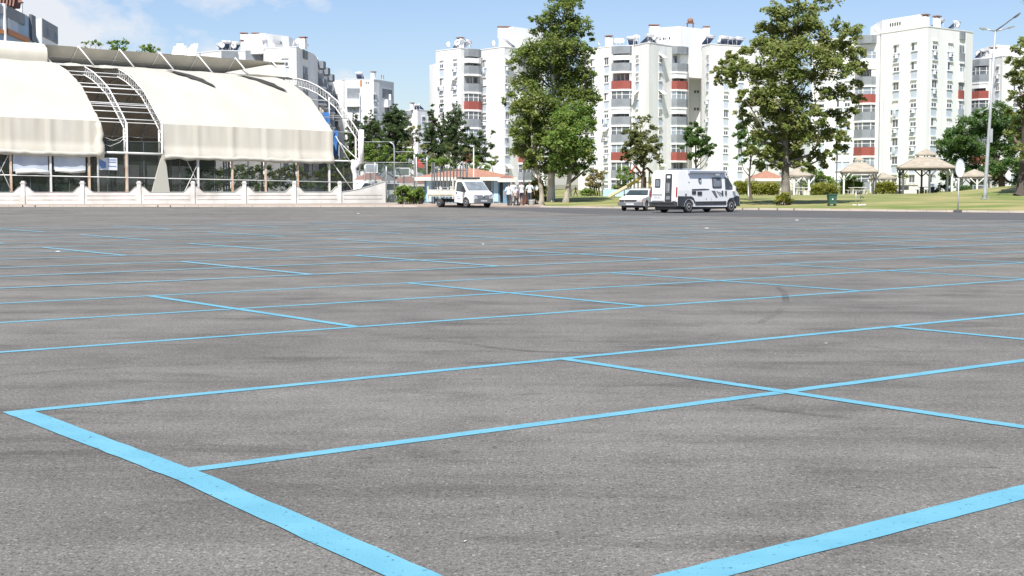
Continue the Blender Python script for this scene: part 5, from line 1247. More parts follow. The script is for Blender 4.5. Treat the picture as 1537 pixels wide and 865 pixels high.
# court fence with thin masts
Y = 124; cf = thing('court_fence', (XY(600,Y),Y,.1), 'thin green mesh fence around the basketball court with a tall curved mast', 'fence')
def mast(px, py, bend=0):
    mb = MB(); x = XY(px,Y); zt = P(px,py,Y).z; pts = [(x,Y,.05),(x,Y,zt-.5)]+([(x-.08,Y,zt-.2),(x-.4,Y,zt)] if bend else [(x,Y,zt)]); mb.tube(pts, .06, 6); mb.build('mast', 'galv', cf)
mast(592,213,1); mast(563,244); mast(622,232); mast(641,236); mast(580,250); mast(548,248)
mb = MB()
for px0, px1, py in ((545,592,213),(545,641,244),(592,641,228),(545,641,276)): mb.tube([(XY(px0,Y),Y,P(px0,py,Y).z),(XY(px1,Y),Y,P(px1,py,Y).z)], .025, 4)
mb.build('cable', 'galv', cf)
def mesh_mat():
    m = mat('chain_link', (.10,.14,.13), None, 2, .6); nt = m.node_tree; b = nt.nodes['Principled BSDF']; b.inputs['Alpha'].default_value = .22
mesh_mat()
mb = MB(); mb.slab([(XY(545,Y),Y+.03,.1),(XY(641,Y),Y+.03,.1),(XY(641,Y),Y+.03,P(641,246,Y).z),(XY(545,Y),Y+.03,P(545,246,Y).z)], (0,.004,0)); mb.build('mesh_panel', 'chain_link', cf)
def hoop(label, px0, px1, py0, py1, pole_px, Y, fill):
    o = thing('basketball_hoop', (XY(pole_px,Y),Y,.1), label, 'basketball hoop', 'basketball hoops on the court'); mb = MB(); mb.tube([(XY(pole_px,Y),Y,.05),(XY(pole_px,Y),Y,P(pole_px,py0+6,Y).z)], .08, 7); mb.tube([(XY(pole_px,Y),Y,P(pole_px,py1+3,Y).z),(XY(pole_px,Y),Y-.4,P(pole_px,py0+5,Y).z)], .06, 6); mb.build('pole', 'post_white', o)
    x0, x1 = XY(px0,Y), XY(px1,Y); z1, z0 = P(px0,py0,Y).z, P(px0,py1,Y).z; mb = MB(); yb = Y-.5
    mb.b2(x0,x1,yb,yb+.04,z1-.09,z1); mb.b2(x0,x1,yb,yb+.04,z0,z0+.09); mb.b2(x0,x0+.09,yb,yb+.04,z0+.09,z1-.09); mb.b2(x1-.09,x1,yb,yb+.04,z0+.09,z1-.09); fr = mb.build('board_frame', 'white_paint', o)
    mb = MB(); mb.b2(x0+.09,x1-.09,yb+.012,yb+.03,z0+.09,z1-.09); mb.build('backboard', fill, fr)
    mb = MB(); c = Vector(((x0+x1)/2,yb-.3,z0+.25)); mb.tube([c+Vector((math.cos(k*math.pi/6)*.22,math.sin(k*math.pi/6)*.22,0)) for k in range(13)], .018, 5); mb.build('ring', 'red_plastic', o)
hoop('basketball hoop with a square white framed board left of the blue kiosk', 593, 616, 252, 265, 606, 126, 'fence_green')
hoop('basketball hoop close to the right end of the hall, board half hidden by the fence', 549, 568, 246, 260, 556, 128, 'spandrel_grey')
# flag
Y = 127; x = XY(625,Y); fl = thing('flag', (x,Y,.1), 'small red and white flag on a pole above the brown shelter roof', 'flag'); mb = MB(); mb.tube([(x,Y,.05),(x,Y,P(625,236,Y).z)], .05, 6); mb.build('pole', 'post_white', fl)
mb = MB(); n = 5; vs = []
for i in range(n+1):
    f = i/n; p = P(627+10*f, 238+11*f, Y); vs += [p+Vector((0,.06*math.sin(i*1.7),0)), p+Vector((-.05,.06*math.sin(i*1.7+.5),-(.75-.5*f)))]
mb.add(vs, [(2*i,2*i+2,2*i+3,2*i+1) for i in range(n)], 0, True); mb.build('cloth', 'flag_red', fl)
# white parasol like sail tips
# terracotta pot, bucket
Y = 106.3; x = XY(798,Y); mb = MB(); mb.lathe((0,0,0), [(.15,0),(.2,.05),(.22,.36),(.24,.38),(.2,.39)], 14); bk = mb.build('bucket', 'bucket', None); bk.location = (x,Y,gz(x,Y)); tag(bk, 'white bucket standing on the kerb beside the man in dark trousers', 'bucket')
Y = 111; x = XY(786,Y); mb = MB(); mb.lathe((0,0,0), [(.14,0),(.3,.3),(.33,.6),(.22,.82),(.26,.86),(.2,.87)], 14); bk = mb.build('clay_jar', 'terracotta', None); bk.location = (x,Y,gz(x,Y)); tag(bk, 'reddish clay jar in front of the yellow green bush', 'jar')
# litter scattered on the asphalt
rr = random.Random(12); spots = [(538,321,'white scrap of paper far out on the asphalt before the wall'),(725,367,'white scrap of paper on the asphalt in the middle of the lot'),(1196,331,'pale scrap upright on the dark lane below the plane tree'),(1061,343,'pale scrap on the asphalt below the camper van'),(87,378,'pale crumpled scrap beside a painted bay corner at the left'),(698,814,'flat pale chip of wood on the near asphalt'),(1240,516,'pale flake on the asphalt between the bays at the right')]
for px, py, lab in spots:
    g_ = Gd(px,py); k = g_.y/2150*2.2; mb = MB(); n = 7; mb.lathe((0,0,0), [(k*1.3,0),(k*1.1,k*.35),(k*.4,k*.6)], n); o = mb.build('litter_scrap', 'white_paint' if py < 400 else 'stone_white', None); o.location = (g_.x,g_.y,.006); o.rotation_euler = (0,0,rr.uniform(0,3)); o.scale = (1.6,.6,.5 if py < 400 else .25)
    tag(o, lab, 'litter', 'litter scraps on the asphalt')
# ---------------------------------------------------------------- vehicles
def arc(cx, r, z, n=8, rev=True):
    pts = [(cx+r*math.cos(math.pi*k/n), max(z, .34+r*math.sin(math.pi*k/n))) for k in range(n+1)]
    pts[0] = (pts[0][0], z); pts[-1] = (pts[-1][0], z)
    return pts
def car_body(name, outline, wf, cuts, m, parent, bev=.06, zmin=.7):
    bm = bmesh.new(); a = [bm.verts.new((x,1,z)) for x,z in outline]; b = [bm.verts.new((x,-1,z)) for x,z in outline]; n = len(outline)
    bm.faces.new(a); bm.faces.new(b[::-1])
    for i in range(n): bm.faces.new((a[(i+1)%n],a[i],b[i],b[(i+1)%n]))
    for co_, no in cuts: bmesh.ops.bisect_plane(bm, geom=bm.verts[:]+bm.edges[:]+bm.faces[:], plane_co=co_, plane_no=no)
    for v in bm.verts: v.co.y *= wf(v.co.x, v.co.z)
    bmesh.ops.recalc_face_normals(bm, faces=bm.faces)
    es = []
    for e in bm.edges:
        if len(e.link_faces) == 2 and min(v.co.z for v in e.verts) > zmin and (e.verts[0].co.y > 0) == (e.verts[1].co.y > 0):
            n1, n2 = (f.normal for f in e.link_faces)
            if n1.angle(n2, 0) > rad(50): es.append(e)
    if bev: bmesh.ops.bevel(bm, geom=es, offset=bev, segments=3, profile=.6, affect='EDGES', clamp_overlap=True)
    bmesh.ops.triangulate(bm, faces=[f for f in bm.faces if len(f.verts) > 4])
    me = bpy.data.meshes.new(name); bm.to_mesh(me); bm.free(); me.materials.append(MATS[m])
    o = bpy.data.objects.new(name, me); C.objects.link(o); o.parent = parent; return o
def side_patch(mb, pts, wf, s, out=.006, th=.012, mi=0):
    """pts (x,z) laid on the side skin; s=+1 left side, -1 right side"""
    mb.slab([(x, s*(wf(x,z)+out), z) for x,z in pts], (0,s*th,0), mi)
def round_poly(x0, x1, z0, z1, r=.06, n=3):
    out = []
    for cx, cz, a0 in ((x1-r,z1-r,0),(x0+r,z1-r,90),(x0+r,z0+r,180),(x1-r,z0+r,270)):
        for k in range(n+1):
            t = rad(a0+90*k/n); out.append((cx+r*math.cos(t), cz+r*math.sin(t)))
    return out
def wheel(parent, x, y, r=.34, w_=.22):
    mb = MB(); s = 1 if y > 0 else -1; k = w_/2
    mb.lathe((0,0,0), [(r*.62,-k),(r*.93,-k),(r,-k*.7),(r,k*.7),(r*.93,k),(r*.62,k)], 22, 'y'); t = mb.build('wheel', 'tyre', parent, False); t.location = (x,y,r)
    mb = MB(); mb.lathe((0,s*k*.9,0), [(r*.63,-s*.02),(r*.63,s*.012),(r*.55,s*.022),(r*.48,-s*.035),(r*.22,-s*.02),(r*.18,s*.022),(.02,s*.026)], 20, 'y')
    mb.build('rim', 'rim', t, False)
    mb = MB()
    for q in range(8):
        a = 2*math.pi*q/8; mb.box((math.cos(a)*r*.38, s*(k*.9-.012), math.sin(a)*r*.38), (.05,.03,.05))
    mb.build('rim_slot', 'trim_black', t, False)
# ---- camper van
VX, VY = 10.95, 85.0
vh = Vector((math.sin(rad(46)), math.cos(rad(46)),0))
van = thing('camper_van', (VX,VY,.0), 'white camper van parked along the kerb, with an awning and dark stripes on its side', 'camper van', None, math.atan2(vh.y,vh.x))
def vw(x, z): return 1.0-max(0,z-1.3)*.085-max(0,x-2.1)*.13
ol = [(-3.0,.42),(-3.02,.9),(-2.95,2.28),(-2.84,2.42),(-2.6,2.47),(.9,2.5),(1.25,2.44),(1.52,2.28),(2.36,1.42),(2.78,1.16),(2.95,.98),(3.0,.6),(2.96,.36)]
ol += arc(2.05,.44,.36)+[(1.55,.32)]+arc(-1.95,.44,.36)+[(-2.45,.42)]
body = car_body('body', ol, vw, [((0,0,1.3),(0,0,1)),((2.1,0,0),(1,0,0))], 'car_white', van, .09)
mb = MB(); mb.b2(-2.9,2.8,-.78,.78,.2,.7); mb.build('underbody', 'trim_black', van, False)
for x in (-1.95,2.05):
    for y in (-.88,.88): wheel(van, x, y, .35, .24)
for s in (-1,1):
    mb = MB(); side_patch(mb, [(-1.4,.44),(1.52,.44),(1.52,.66),(-1.4,.66)], vw, s); mb.build('side_moulding', 'trim_black', van, False)
    mb = MB(); side_patch(mb, [(-3.0,.4),(-2.42,.38),(-2.42,.52),(-2.3,.72),(-2.1,.82),(-1.8,.82),(-1.6,.74),(-1.45,.5),(-1.42,.66),(-1.55,.86),(-1.75,.96),(-3.0,.98)], vw, s); mb.build('corner_cladding', 'trim_black', van, False)
    mb = MB(); side_patch(mb, [(2.52,.36),(2.93,.38),(2.93,.92),(2.6,.98),(2.4,.9),(2.2,.86),(1.85,.84),(1.66,.7),(1.58,.5),(1.64,.5),(1.72,.66),(1.9,.78),(2.2,.78),(2.38,.68),(2.5,.5)], vw, s); mb.build('front_cladding', 'trim_black', van, False)
    mb = MB(); side_patch(mb, [(1.42,1.36),(2.28,1.30),(2.30,1.40),(1.78,1.98),(1.62,2.06),(1.42,2.08)], vw, s, .008); mb.build('door_window', 'car_glass', van, False)
    mb = MB(); side_patch(mb, [(1.34,.5),(1.355,.5),(1.355,2.15),(1.34,2.15)], vw, s, .003, .006); side_patch(mb, [(.10,.7),(.115,.7),(.115,2.1),(.10,2.1)], vw, s, .003, .006); mb.build('door_gap', 'trim_grey', van, False)
    mb = MB()
    for x in (1.12,1.46): side_patch(mb, round_poly(x-.06,x+.06,1.0,1.28,.05), vw, s, .01, .03)
    mb.build('handle', 'trim_black', van, False)
    mb = MB(); mb.box((2.16,s*1.10,1.40), (.12,.16,.30)); mb.box((2.2,s*.99,1.28), (.08,.12,.08)); mb.build('mirror', 'car_white' if s < 0 else 'trim_black', van, False)
s = -1   # the side that is seen
mb = MB(); side_patch(mb, round_poly(.20,1.08,1.44,2.06,.08), vw, s, .008, .02); w_ = mb.build('side_window', 'trim_black', van, False)
mb = MB(); side_patch(mb, round_poly(.28,1.0,1.52,1.98,.06), vw, s, .03, .006); mb.build('pane', 'grey_glass', w_, False)
mb = MB(); side_patch(mb, [(-1.72,1.30),(-.55,1.33),(-.15,1.34),(-.1,1.38),(-.55,1.40),(-1.72,1.38)], vw, s); mb.build('slide_rail', 'trim_black', van, False)
mb = MB(); side_patch(mb, round_poly(-1.72,-1.35,1.08,1.26,.03), vw, s, .008, .02); mb.build('vent', 'trim_black', van, False)
mb = MB(); side_patch(mb, round_poly(-1.22,-.80,1.02,1.24,.05), vw, s, .008, .02); mb.build('vent', 'trim_black', van, False)
mb = MB(); side_patch(mb, round_poly(-1.08,-.84,1.74,2.02,.1), vw, s, .01, .04); ll = mb.build('side_lamp', 'trim_black', van, False)
mb = MB(); side_patch(mb, round_poly(-1.02,-.90,1.76,1.92,.05), vw, s, .052, .01); mb.build('lens', 'headlamp', ll, False)
for x0 in (-2.35,):
    mb = MB(); side_patch(mb, round_poly(x0,x0+.16,1.02,1.12,.03), vw, s); side_patch(mb, round_poly(-.42,-.36,.78,.84,.02), vw, s); side_patch(mb, round_poly(-2.0,-1.9,1.75,1.8,.02), vw, s); mb.build('filler_cap', 'trim_grey', van, False)
mb = MB()
for k, (x0, wd, zb) in enumerate(((.10,.34,.86),(.56,.10,.92),(.74,.07,.96),(.88,.05,1.0))): side_patch(mb, [(x0+.42-.02*k,zb),(x0+.42+wd*.55-.02*k,zb+.02),(x0+wd,1.28-.03*k),(x0,1.28-.03*k)], vw, s, .004, .004)
mb.build('stripe_decal', 'decal', van, False)
mb = MB(); mb.slab([(-2.0,-.93,2.26),(-2.0,-1.06,2.30),(-2.0,-1.08,2.42),(-2.0,-.98,2.47),(-2.0,-.9,2.46)], (3.35,0,0)); mb.build('awning', 'awning_grey', van, False)
mb = MB(); mb.b2(.45,.75,-1.10,-1.0,2.18,2.26); mb.build('awning_lamp', 'headlamp', van, False)
mb = MB(); mb.b2(-.9,-.2,-.4,.4,2.45,2.60); mb.b2(-2.3,-1.8,-.3,.3,2.45,2.56); mb.build('roof_hatch', 'grey_glass', van, False)
# rear face: x about -3.0; y=+1 is the photo's left
def rear(y0, y1, z0, z1, m, name, out=.004, th=.012, r=.05, parent=van):
    mb = MB(); fx = lambda z: -3.02+max(0,z-.9)*.0507
    mb.slab([(fx(z)-out, y, z) for y, z in round_poly(y0,y1,z0,z1,r)], (-th,0,0)); return mb.build(name, m, parent, False)
dr = rear(.00,.90,.72,2.28,'car_white','rear_door',.004,.02,.04)
wd = rear(.28,.70,1.46,1.98,'trim_black','rear_window',.026,.012,.08); rear(.34,.64,1.53,1.91,'grey_glass','pane',.042,.004,.05,wd)
rear(.22,.80,.86,1.02,'plate','number_plate',.026,.01,.02); rear(.10,.86,1.04,1.08,'trim_grey','door_trim',.026,.02,.015)
op = rear(-.56,-.06,.66,2.26,'trim_black','open_doorway',.006,.012,.07)
for i, (y0, y1, z0, z1, m_) in enumerate(((-.44,-.18,2.0,2.16,'sign_back'),(-.42,-.14,1.15,1.75,'trim_grey'),(-.46,-.16,.78,.98,'grey_glass'),(-.4,-.28,1.25,1.68,'recess'))): rear(y0,y1,z0,z1,m_,'shelf',.02+.003*i,.006,.02,op)
rear(-.90,-.60,.72,2.28,'car_white','rear_door',.004,.02,.04)
for y0, y1 in ((.90,.99),(-.99,-.90)): rear(y0,y1,.95,1.5,'tail_red','tail_lamp',.012,.03,.03)
mb = MB(); mb.b2(-3.12,-2.9,-.99,.99,.38,.66); mb.b2(-3.16,-3.12,-.8,.8,.56,.64); mb.build('rear_bumper', 'trim_black', van, False)
mb = MB(); mb.b2(2.8,3.06,-.86,.86,.34,.74); mb.build('front_bumper', 'trim_black', van, False)
mb = MB(); mb.slab([(1.60,-.84,2.24),(1.60,.84,2.24),(2.34,.88,1.48),(2.34,-.88,1.48)], (.012,0,.012)); mb.build('windscreen', 'car_glass', van, False)
# ---- flatbed truck
TY = 103.2; TX = XY(692,TY); th_ = Vector((math.sin(rad(35)), -math.cos(rad(35)),0))
trk = thing('flatbed_truck', (TX,TY,0), 'small white flatbed truck with a cream dropside bed in front of the blue kiosk', 'truck', None, math.atan2(th_.y,th_.x))
def tw_(x, z): return .97-max(0,z-1.1)*.12-max(0,x-2.1)*.12
ol = [(.62,.42),(.62,1.80),(.70,1.93),(.86,1.97),(1.35,1.95),(1.52,1.88),(2.22,1.22),(2.66,1.04),(2.84,.90),(2.90,.62),(2.88,.34)]+arc(2.08,.42,.34)+[(1.55,.34)]
car_body('cab', ol, tw_, [((0,0,1.1),(0,0,1)),((2.1,0,0),(1,0,0))], 'car_white', trk, .07)
mb = MB(); mb.b2(-2.8,2.75,-.45,.45,.38,.62); mb.b2(.75,2.7,-.8,.8,.3,.6); mb.build('chassis', 'trim_black', trk, False)
for y in (-.86,.86): wheel(trk, 2.08, y, .34, .22); wheel(trk, -1.35, y, .34, .34)
for s in (-1,1):
    mb = MB(); side_patch(mb, [(.86,1.20),(2.05,1.12),(2.14,1.18),(1.52,1.78),(1.36,1.84),(.98,1.84),(.86,1.76)], tw_, s, .008); mb.build('door_window', 'car_glass', trk, False)
    mb = MB(); side_patch(mb, [(.80,.45),(.815,.45),(.815,1.8),(.80,1.8)], tw_, s, .003, .006); mb.build('door_gap', 'trim_grey', trk, False)
    mb = MB(); side_patch(mb, round_poly(.86,1.0,1.02,1.10,.03), tw_, s, .01, .03); mb.build('handle', 'trim_black', trk, False)
    mb = MB(); mb.box((1.98,s*1.14,1.30), (.12,.20,.38)); mb.box((2.0,s*1.0,1.18), (.07,.16,.07)); mb.build('mirror', 'trim_black', trk, False)
    mb = MB(); side_patch(mb, [(1.0,.62),(1.4,.62),(1.4,.66),(1.0,.66)], tw_, s, .004, .004); side_patch(mb, [(.95,.80),(1.3,.78),(1.3,.80),(.95,.82)], tw_, s, .004, .004); mb.build('door_marking', 'trim_grey', trk, False)
    mb = MB(); mb.slab([(2.60,s*.52,.80),(2.60,s*.86,.84),(2.56,s*.84,1.02),(2.66,s*.55,.98)], (.3,0,-.06)); mb.build('headlight', 'headlamp', trk, False)
mb = MB(); mb.slab([(1.56,-.80,1.84),(1.56,.80,1.84),(2.24,.86,1.24),(2.24,-.86,1.24)], (.012,0,.014)); mb.build('windscreen', 'grey_glass', trk, False)
mb = MB(); mb.slab([(2.78,-.46,.70),(2.78,.46,.70),(2.74,.52,.92),(2.74,-.52,.92)], (.14,0,-.02)); gr = mb.build('grille', 'trim_grey', trk, False)
mb = MB(); mb.lathe((2.93,0,.83), [(.08,0),(.08,.015)], 14, 'x'); mb.build('emblem', 'sign_back', gr, False)
mb = MB(); mb.slab([(2.6,-.88,.34),(2.92,-.78,.34),(2.97,-.6,.34),(2.97,.6,.34),(2.92,.78,.34),(2.6,.88,.34)], (0,0,.34)); bp_ = mb.build('front_bumper', 'trim_grey', trk, False)
mb = MB(); mb.b2(2.972,2.985,-.26,.26,.44,.55); mb.build('number_plate', 'plate', bp_, False)
mb = MB(); mb.b2(-2.9,.48,-1.03,1.03,.78,.88); mb.build('bed_floor', 'bed_cream', trk, False)
for s in (-1,1):
    for x0, x1 in ((-2.88,-1.26),(-1.18,.46)):
        mb = MB(); mb.b2(x0,x1,s*1.0-.02,s*1.0+.02,.90,1.24); mb.b2(x0,x1,s*1.0-.03,s*1.0+.03,1.24,1.28); d_ = mb.build('dropside', 'bed_white', trk, False)
        mb = MB(); mb.b2(x0,x1,s*1.045-.012,s*1.045+.012,.88,1.0); mb.build('side_rail', 'bed_cream', d_, False)
    for x in (-2.9,-1.22,.48):
        mb = MB(); mb.b2(x-.04,x+.04,s*1.0-.04,s*1.0+.04,.62 if x != -2.9 else .34,1.52 if x < 0 else 2.02); mb.build('stake', 'bed_cream', trk, False)
    mb = MB(); mb.tube([(-1.85,s*.9,.62),(-1.78,s*.9,.78),(-1.35,s*.9,.84),(-.92,s*.9,.78),(-.85,s*.9,.62)], .035, 5); mb.build('mudguard', 'bed_cream', trk, False)
mb = MB(); mb.b2(-2.92,-2.88,-.98,.98,.90,1.26); mb.build('tailboard', 'bed_white', trk, False)
mb = MB(); mb.b2(.44,.50,-1.0,1.0,1.96,2.04); mb.b2(.44,.50,-.96,.96,1.20,1.28)
for y in (-.5,0,.5): mb.b2(.45,.49,y-.03,y+.03,.9,1.96)
mb.build('headboard', 'bed_cream', trk, False)
mb = MB(); rr = random.Random(5)
for x in (-2.4,-1.9,-1.0,-.4,.1): mb.tube([(x,-.5,.88),(x+.05,-.5,1.44)], .03, 5)
mb.tube([(-2.7,-.5,1.42),(.4,-.5,1.46)], .025, 5); mb.build('load_rack', 'galv', trk, False)
mb = MB(); mb.b2(.72,.80,-.75,.75,2.05,2.12); mb.b2(1.25,1.33,-.75,.75,2.02,2.09)
for y in (-.7,-.25,.2,.65): mb.b2(.7,1.4,y-.04,y+.04,2.09,2.16)
mb.build('roof_rack', 'trim_black', trk, False)
mb = MB(); mb.tube([(1.3,-.6,1.95),(1.05,-.6,2.5)], .012, 4); mb.build('aerial', 'trim_grey', trk, False)
# ---- old saloon
CX, CY = 8.15, 90.6; ch_ = Vector((-math.sin(rad(24)), -math.cos(rad(24)),0))
car = thing('saloon_car', (CX,CY,0), 'old boxy white saloon car seen from its front, half hidden behind the camper van', 'car', None, math.atan2(ch_.y,ch_.x))
def cw(x, z): return .80-max(0,z-.86)*.30-max(0,x-1.5)*.10-max(0,-x-1.5)*.10
ol = [(-2.02,.34),(-2.04,.82),(-1.96,.90),(-1.30,.93),(-.86,1.34),(-.70,1.38),(.20,1.38),(.36,1.34),(.92,.93),(1.88,.80),(2.0,.76),(2.02,.34)]+arc(1.22,.36,.3)+[(.7,.28)]+arc(-1.22,.36,.3)
car_body('body', ol, cw, [((0,0,.86),(0,0,1)),((1.5,0,0),(1,0,0)),((-1.5,0,0),(1,0,0))], 'car_cream', car, .035, .6)
mb = MB(); mb.b2(-1.9,1.9,-.62,.62,.2,.55); mb.build('underbody', 'trim_black', car, False)
for x in (-1.22,1.22):
    for y in (-.70,.70): wheel(car, x, y, .29, .17)
mb = MB(); mb.slab([(.40,-.62,1.29),(.40,.62,1.29),(.88,.74,.96),(.88,-.74,.96)], (.01,0,.014)); mb.build('windscreen', 'car_glass', car, False)
mb = MB(); mb.slab([(-.90,-.62,1.29),(-.90,.62,1.29),(-1.27,.72,.97),(-1.27,-.72,.97)], (-.01,0,.014)); mb.build('rear_window', 'car_glass', car, False)
for s in (-1,1):
    for pts in ([(-.02,.92),(.72,.92),(.30,1.28),(-.02,1.30)],[(-1.1,.92),(-.1,.92),(-.1,1.30),(-.72,1.30)]):
        mb = MB(); side_patch(mb, pts, cw, s, .006); mb.build('door_window', 'car_glass', car, False)
    mb = MB(); side_patch(mb, [(-.86,.48),(.86,.48),(.86,.55),(-.86,.55)], cw, s); mb.build('side_moulding', 'trim_grey', car, False)
    mb = MB(); mb.box((.62,s*.86,.98), (.1,.14,.11)); mb.build('mirror', 'trim_black', car, False)
    mb = MB(); mb.b2(2.0,2.035,min(s*.42,s*.72),max(s*.42,s*.72),.57,.70); mb.build('headlight', 'headlamp' if s > 0 else 'car_glass', car, False)
    mb = MB(); mb.b2(1.99,2.03,min(s*.725,s*.78),max(s*.725,s*.78),.57,.70); mb.build('indicator', 'orange_panel', car, False)
mb = MB(); mb.b2(2.005,2.03,-.40,.40,.58,.70); mb.build('grille', 'trim_black', car, False)
mb = MB(); mb.b2(1.98,2.13,-.80,.80,.34,.54); b_ = mb.build('front_bumper', 'trim_grey', car, False)
mb = MB(); mb.b2(2.131,2.142,-.26,.26,.38,.49); mb.build('number_plate', 'plate', b_, False)
mb = MB(); mb.b2(-2.14,-1.98,-.80,.80,.34,.54); mb.build('rear_bumper', 'trim_grey', car, False)
mb = MB()
for y in (-.5,.5): mb.tube([(.2,y,1.42),(-.7,y,1.42)], .02, 5)
for x in (.1,-.55): mb.tube([(x,-.58,1.39),(x,-.5,1.43),(x,.5,1.43),(x,.58,1.39)], .02, 5)
mb.build('roof_rack', 'trim_grey', car, False)
# ---- white van behind the wall end
Y = 125; x = XY(562,Y); wv = thing('parked_van', (x,Y,.1), 'white parked van just showing over the curved end of the white wall', 'van', None, rad(200))
def ww(x, z): return .85-max(0,z-1.0)*.12
ol = [(-2.1,.35),(-2.12,1.0),(-2.0,1.75),(-1.85,1.85),(.9,1.85),(1.15,1.75),(1.75,1.05),(2.1,.95),(2.2,.7),(2.2,.35)]+arc(1.35,.38,.34)+[(.8,.34)]+arc(-1.35,.38,.34)
car_body('body', ol, ww, [((0,0,1.0),(0,0,1))], 'car_white', wv, .06)
for x_ in (-1.35,1.35):
    for y in (-.74,.74): wheel(wv, x_, y, .3, .2)
for s in (-1,1):
    for pts in ([(.55,1.08),(1.55,1.05),(1.08,1.66),(.55,1.68)],[(-.55,1.08),(.45,1.08),(.45,1.68),(-.55,1.68)],[(-1.85,1.08),(-.65,1.08),(-.65,1.68),(-1.8,1.68)]):
        mb = MB(); side_patch(mb, pts, ww, s); mb.build('side_window', 'car_glass', wv, False)

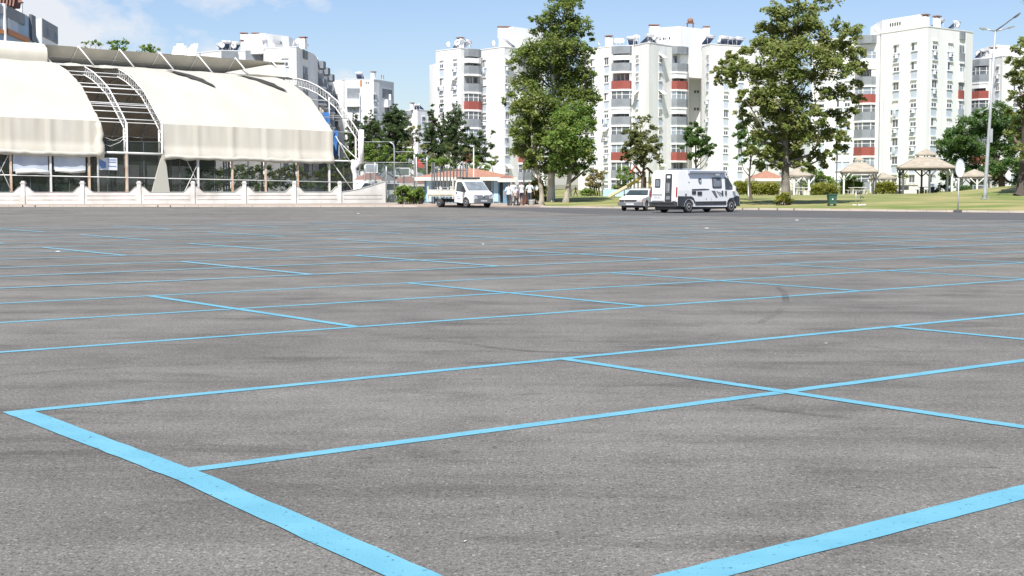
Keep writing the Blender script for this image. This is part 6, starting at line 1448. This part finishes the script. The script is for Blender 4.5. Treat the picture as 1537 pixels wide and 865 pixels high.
# ---------------------------------------------------------------- people
def person(px, Y, label, h=1.72, face=0.0, shirt='shirt_white', trousers='dark_cloth', stride=.18, arms=((-.05,.10),(.05,.12)), hairm='hair', cat='person', sleeve=.32, lean=.0, base_z=None, bucket=False):
    """face: heading angle (0 = towards the camera); arms: (forward swing, sideways) of left and right arm"""
    x = XY(px,Y); z = gz(x,Y) if base_z is None else base_z; k = h/1.75
    root = thing('person', (x,Y,z), label, cat, 'people at the far side of the lot', face)
    vs, es, rs = [], [], []
    def v(p, r, par=None):
        vs.append(Vector(p)*k); rs.append(r*k)
        if par is not None: es.append((par,len(vs)-1))
        return len(vs)-1
    # forward is -y, left of the figure is +x
    pel = v((0,0,.94), .125); sp = v((0,-.01-lean*.3,1.10), .125, pel); ch = v((0,-.02-lean*.7,1.30), .15, sp); nk = v((0,-.01-lean,1.47), .062, ch)
    hd0 = v((0,-.02-lean*1.1,1.56), .075, nk); hd = v((0,-.03-lean*1.15,1.65), .093, hd0); v((0,-.02-lean*1.15,1.715), .07, hd)
    nose = v((0,-.125-lean*1.15,1.625), .017, hd)
    for s, (fw, sw), st in ((1,arms[0],stride),(-1,arms[1],-stride)):
        e_ = v((s*.085,-.10-lean*1.1,1.62), .02, hd) if False else None
        ear = v((s*.098,.0-lean*1.1,1.62), .018, hd)
        sh = v((s*.175,-.01-lean*.9,1.41), .068, ch); el = v((s*(.21+sw*.6),-.0-fw*.7-lean,1.14), .046, sh); wr = v((s*(.22+sw),-.04-fw*1.5-lean,.90+abs(fw)*.25), .032, el)
        pa = v((s*(.222+sw),-.06-fw*1.6-lean,.83+abs(fw)*.25), .036, wr); pz = vs[pa]/k
        for q, (dx, L) in enumerate(((-.03,.075),(-.010,.085),(.012,.08),(.032,.062))):
            f1 = v((pz.x+dx*.3, pz.y+dx, pz.z-.05), .0105, pa); f2 = v((pz.x+dx*.3-s*.006, pz.y+dx*1.05-.006, pz.z-.05-L*.5), .0095, f1); v((pz.x+dx*.3-s*.02, pz.y+dx*1.05-.014, pz.z-.05-L*.9), .0075, f2)
        t1 = v((pz.x-s*.01, pz.y-.045, pz.z-.005), .0115, pa); v((pz.x-s*.02, pz.y-.065, pz.z-.05), .009, t1)
        hp = v((s*.095,.0,.90), .105, pel); kn = v((s*.10,-st*.5-.02,.50), .066, hp); an = v((s*.105,-st+.02,.09), .042, kn); hl = v((s*.105,-st-.03,.045), .042, an); v((s*.115,-st-.17,.035), .034, hl)
    me = bpy.data.meshes.new('person_body'); me.from_pydata([tuple(q) for q in vs], es, []); o = bpy.data.objects.new('person_body', me); C.objects.link(o)
    md = o.modifiers.new('skin', 'SKIN'); md.use_smooth_shade = True; sv = me.skin_vertices[0].data
    for i, r in enumerate(rs): sv[i].radius = (r, r*(.72 if i in (0,1,2) else .95)); sv[i].use_root = (i == 0)
    sub = o.modifiers.new('sub', 'SUBSURF'); sub.levels = 2; sub.render_levels = 2
    dg = bpy.context.evaluated_depsgraph_get(); ev = o.evaluated_get(dg); m2 = bpy.data.meshes.new_from_object(ev); bpy.data.objects.remove(o); bpy.data.meshes.remove(me)
    m2.materials.clear(); m2.materials.append(MATS['skin']); b_ = bpy.data.objects.new('body', m2); C.objects.link(b_); b_.parent = root
    m2.name = 'body'
    def shell(name, m, test, off):
        bm = bmesh.new(); bm.from_mesh(m2); bm.normal_update()
        for q in bm.verts: q.co += q.normal*off
        bmesh.ops.delete(bm, geom=[f for f in bm.faces if not test(f.calc_center_median()/k)], context='FACES')
        for f in bm.faces: f.smooth = True; f.material_index = 0
        me_ = bpy.data.meshes.new(name); bm.to_mesh(me_); bm.free(); me_.materials.clear(); me_.materials.append(MATS[m]); q = bpy.data.objects.new(name, me_); C.objects.link(q); q.parent = root
    shell('trousers', trousers, lambda c: .10 < c.z < .99 and abs(c.x) < (.20 if c.z > .8 else .3) and not (abs(c.x) > .185 and c.z > .72), .012*k)
    shell('shirt', shirt, lambda c: .93 < c.z < 1.475 and (abs(c.x) < .20 or c.z > 1.49-sleeve), .02*k)
    shell('hair', hairm, lambda c: c.z > 1.60 and (c.z > 1.70 or c.y > -.055-lean*1.1) and abs(c.x) < .097, .012*k)
    for s in (-1,1): shell('shoe', 'shoe', lambda c, s=s: c.z < .095 and c.x*s > 0, .01*k)
    for s in (-1,1):
        mb = MB(); mb.lathe((s*.033*k,(-.115-lean*1.15)*k,1.648*k), [(.002,-.012*k),(.011*k,-.004*k),(.011*k,.006*k),(.002,.014*k)], 8, 'y'); mb.build('eye', 'hair', b_, False)
    return root
person(763.5, 104.3, 'man in a white shirt and dark trousers, leftmost of the group at the kerb', 1.74, rad(150), 'shirt_white', 'dark_cloth', .1)
person(770.5, 105.0, 'man in a pale shirt and light trousers inside the group at the kerb', 1.75, rad(200), 'shirt_pale', 'light_trousers', .12)
person(774.5, 103.9, 'man in a pinkish top and dark trousers bending forward in the group at the kerb', 1.55, rad(60), 'shirt_pink', 'dark_cloth', .14, lean=.12)
person(778, 104.6, 'man with a blue cap and light trousers in the middle right of the group', 1.62, rad(250), 'shirt_white', 'light_trousers', .1, hairm='shirt_blue')
person(783, 105.2, 'man in a white shirt, rightmost of the group, beside the dark lamp post', 1.76, rad(215), 'shirt_white', 'dark_cloth', .12, arms=((.05,.08),(.25,.05)))
person(795, 106.8, 'man in a pale blue shirt and dark trousers standing alone by the white bucket', 1.76, rad(170), 'shirt_pale', 'dark_cloth', .12, sleeve=.28)
person(864, 127, 'small figure in dark clothes striding across the lawn', 1.0, rad(-80), 'dark_cloth', 'dark_cloth', .34, arms=((.3,.02),(-.3,.02)), sleeve=.6)
person(857, 127.6, 'smaller dark figure with a pale top left of the striding figure', .92, rad(-70), 'trim_grey', 'dark_cloth', .1, sleeve=.5)
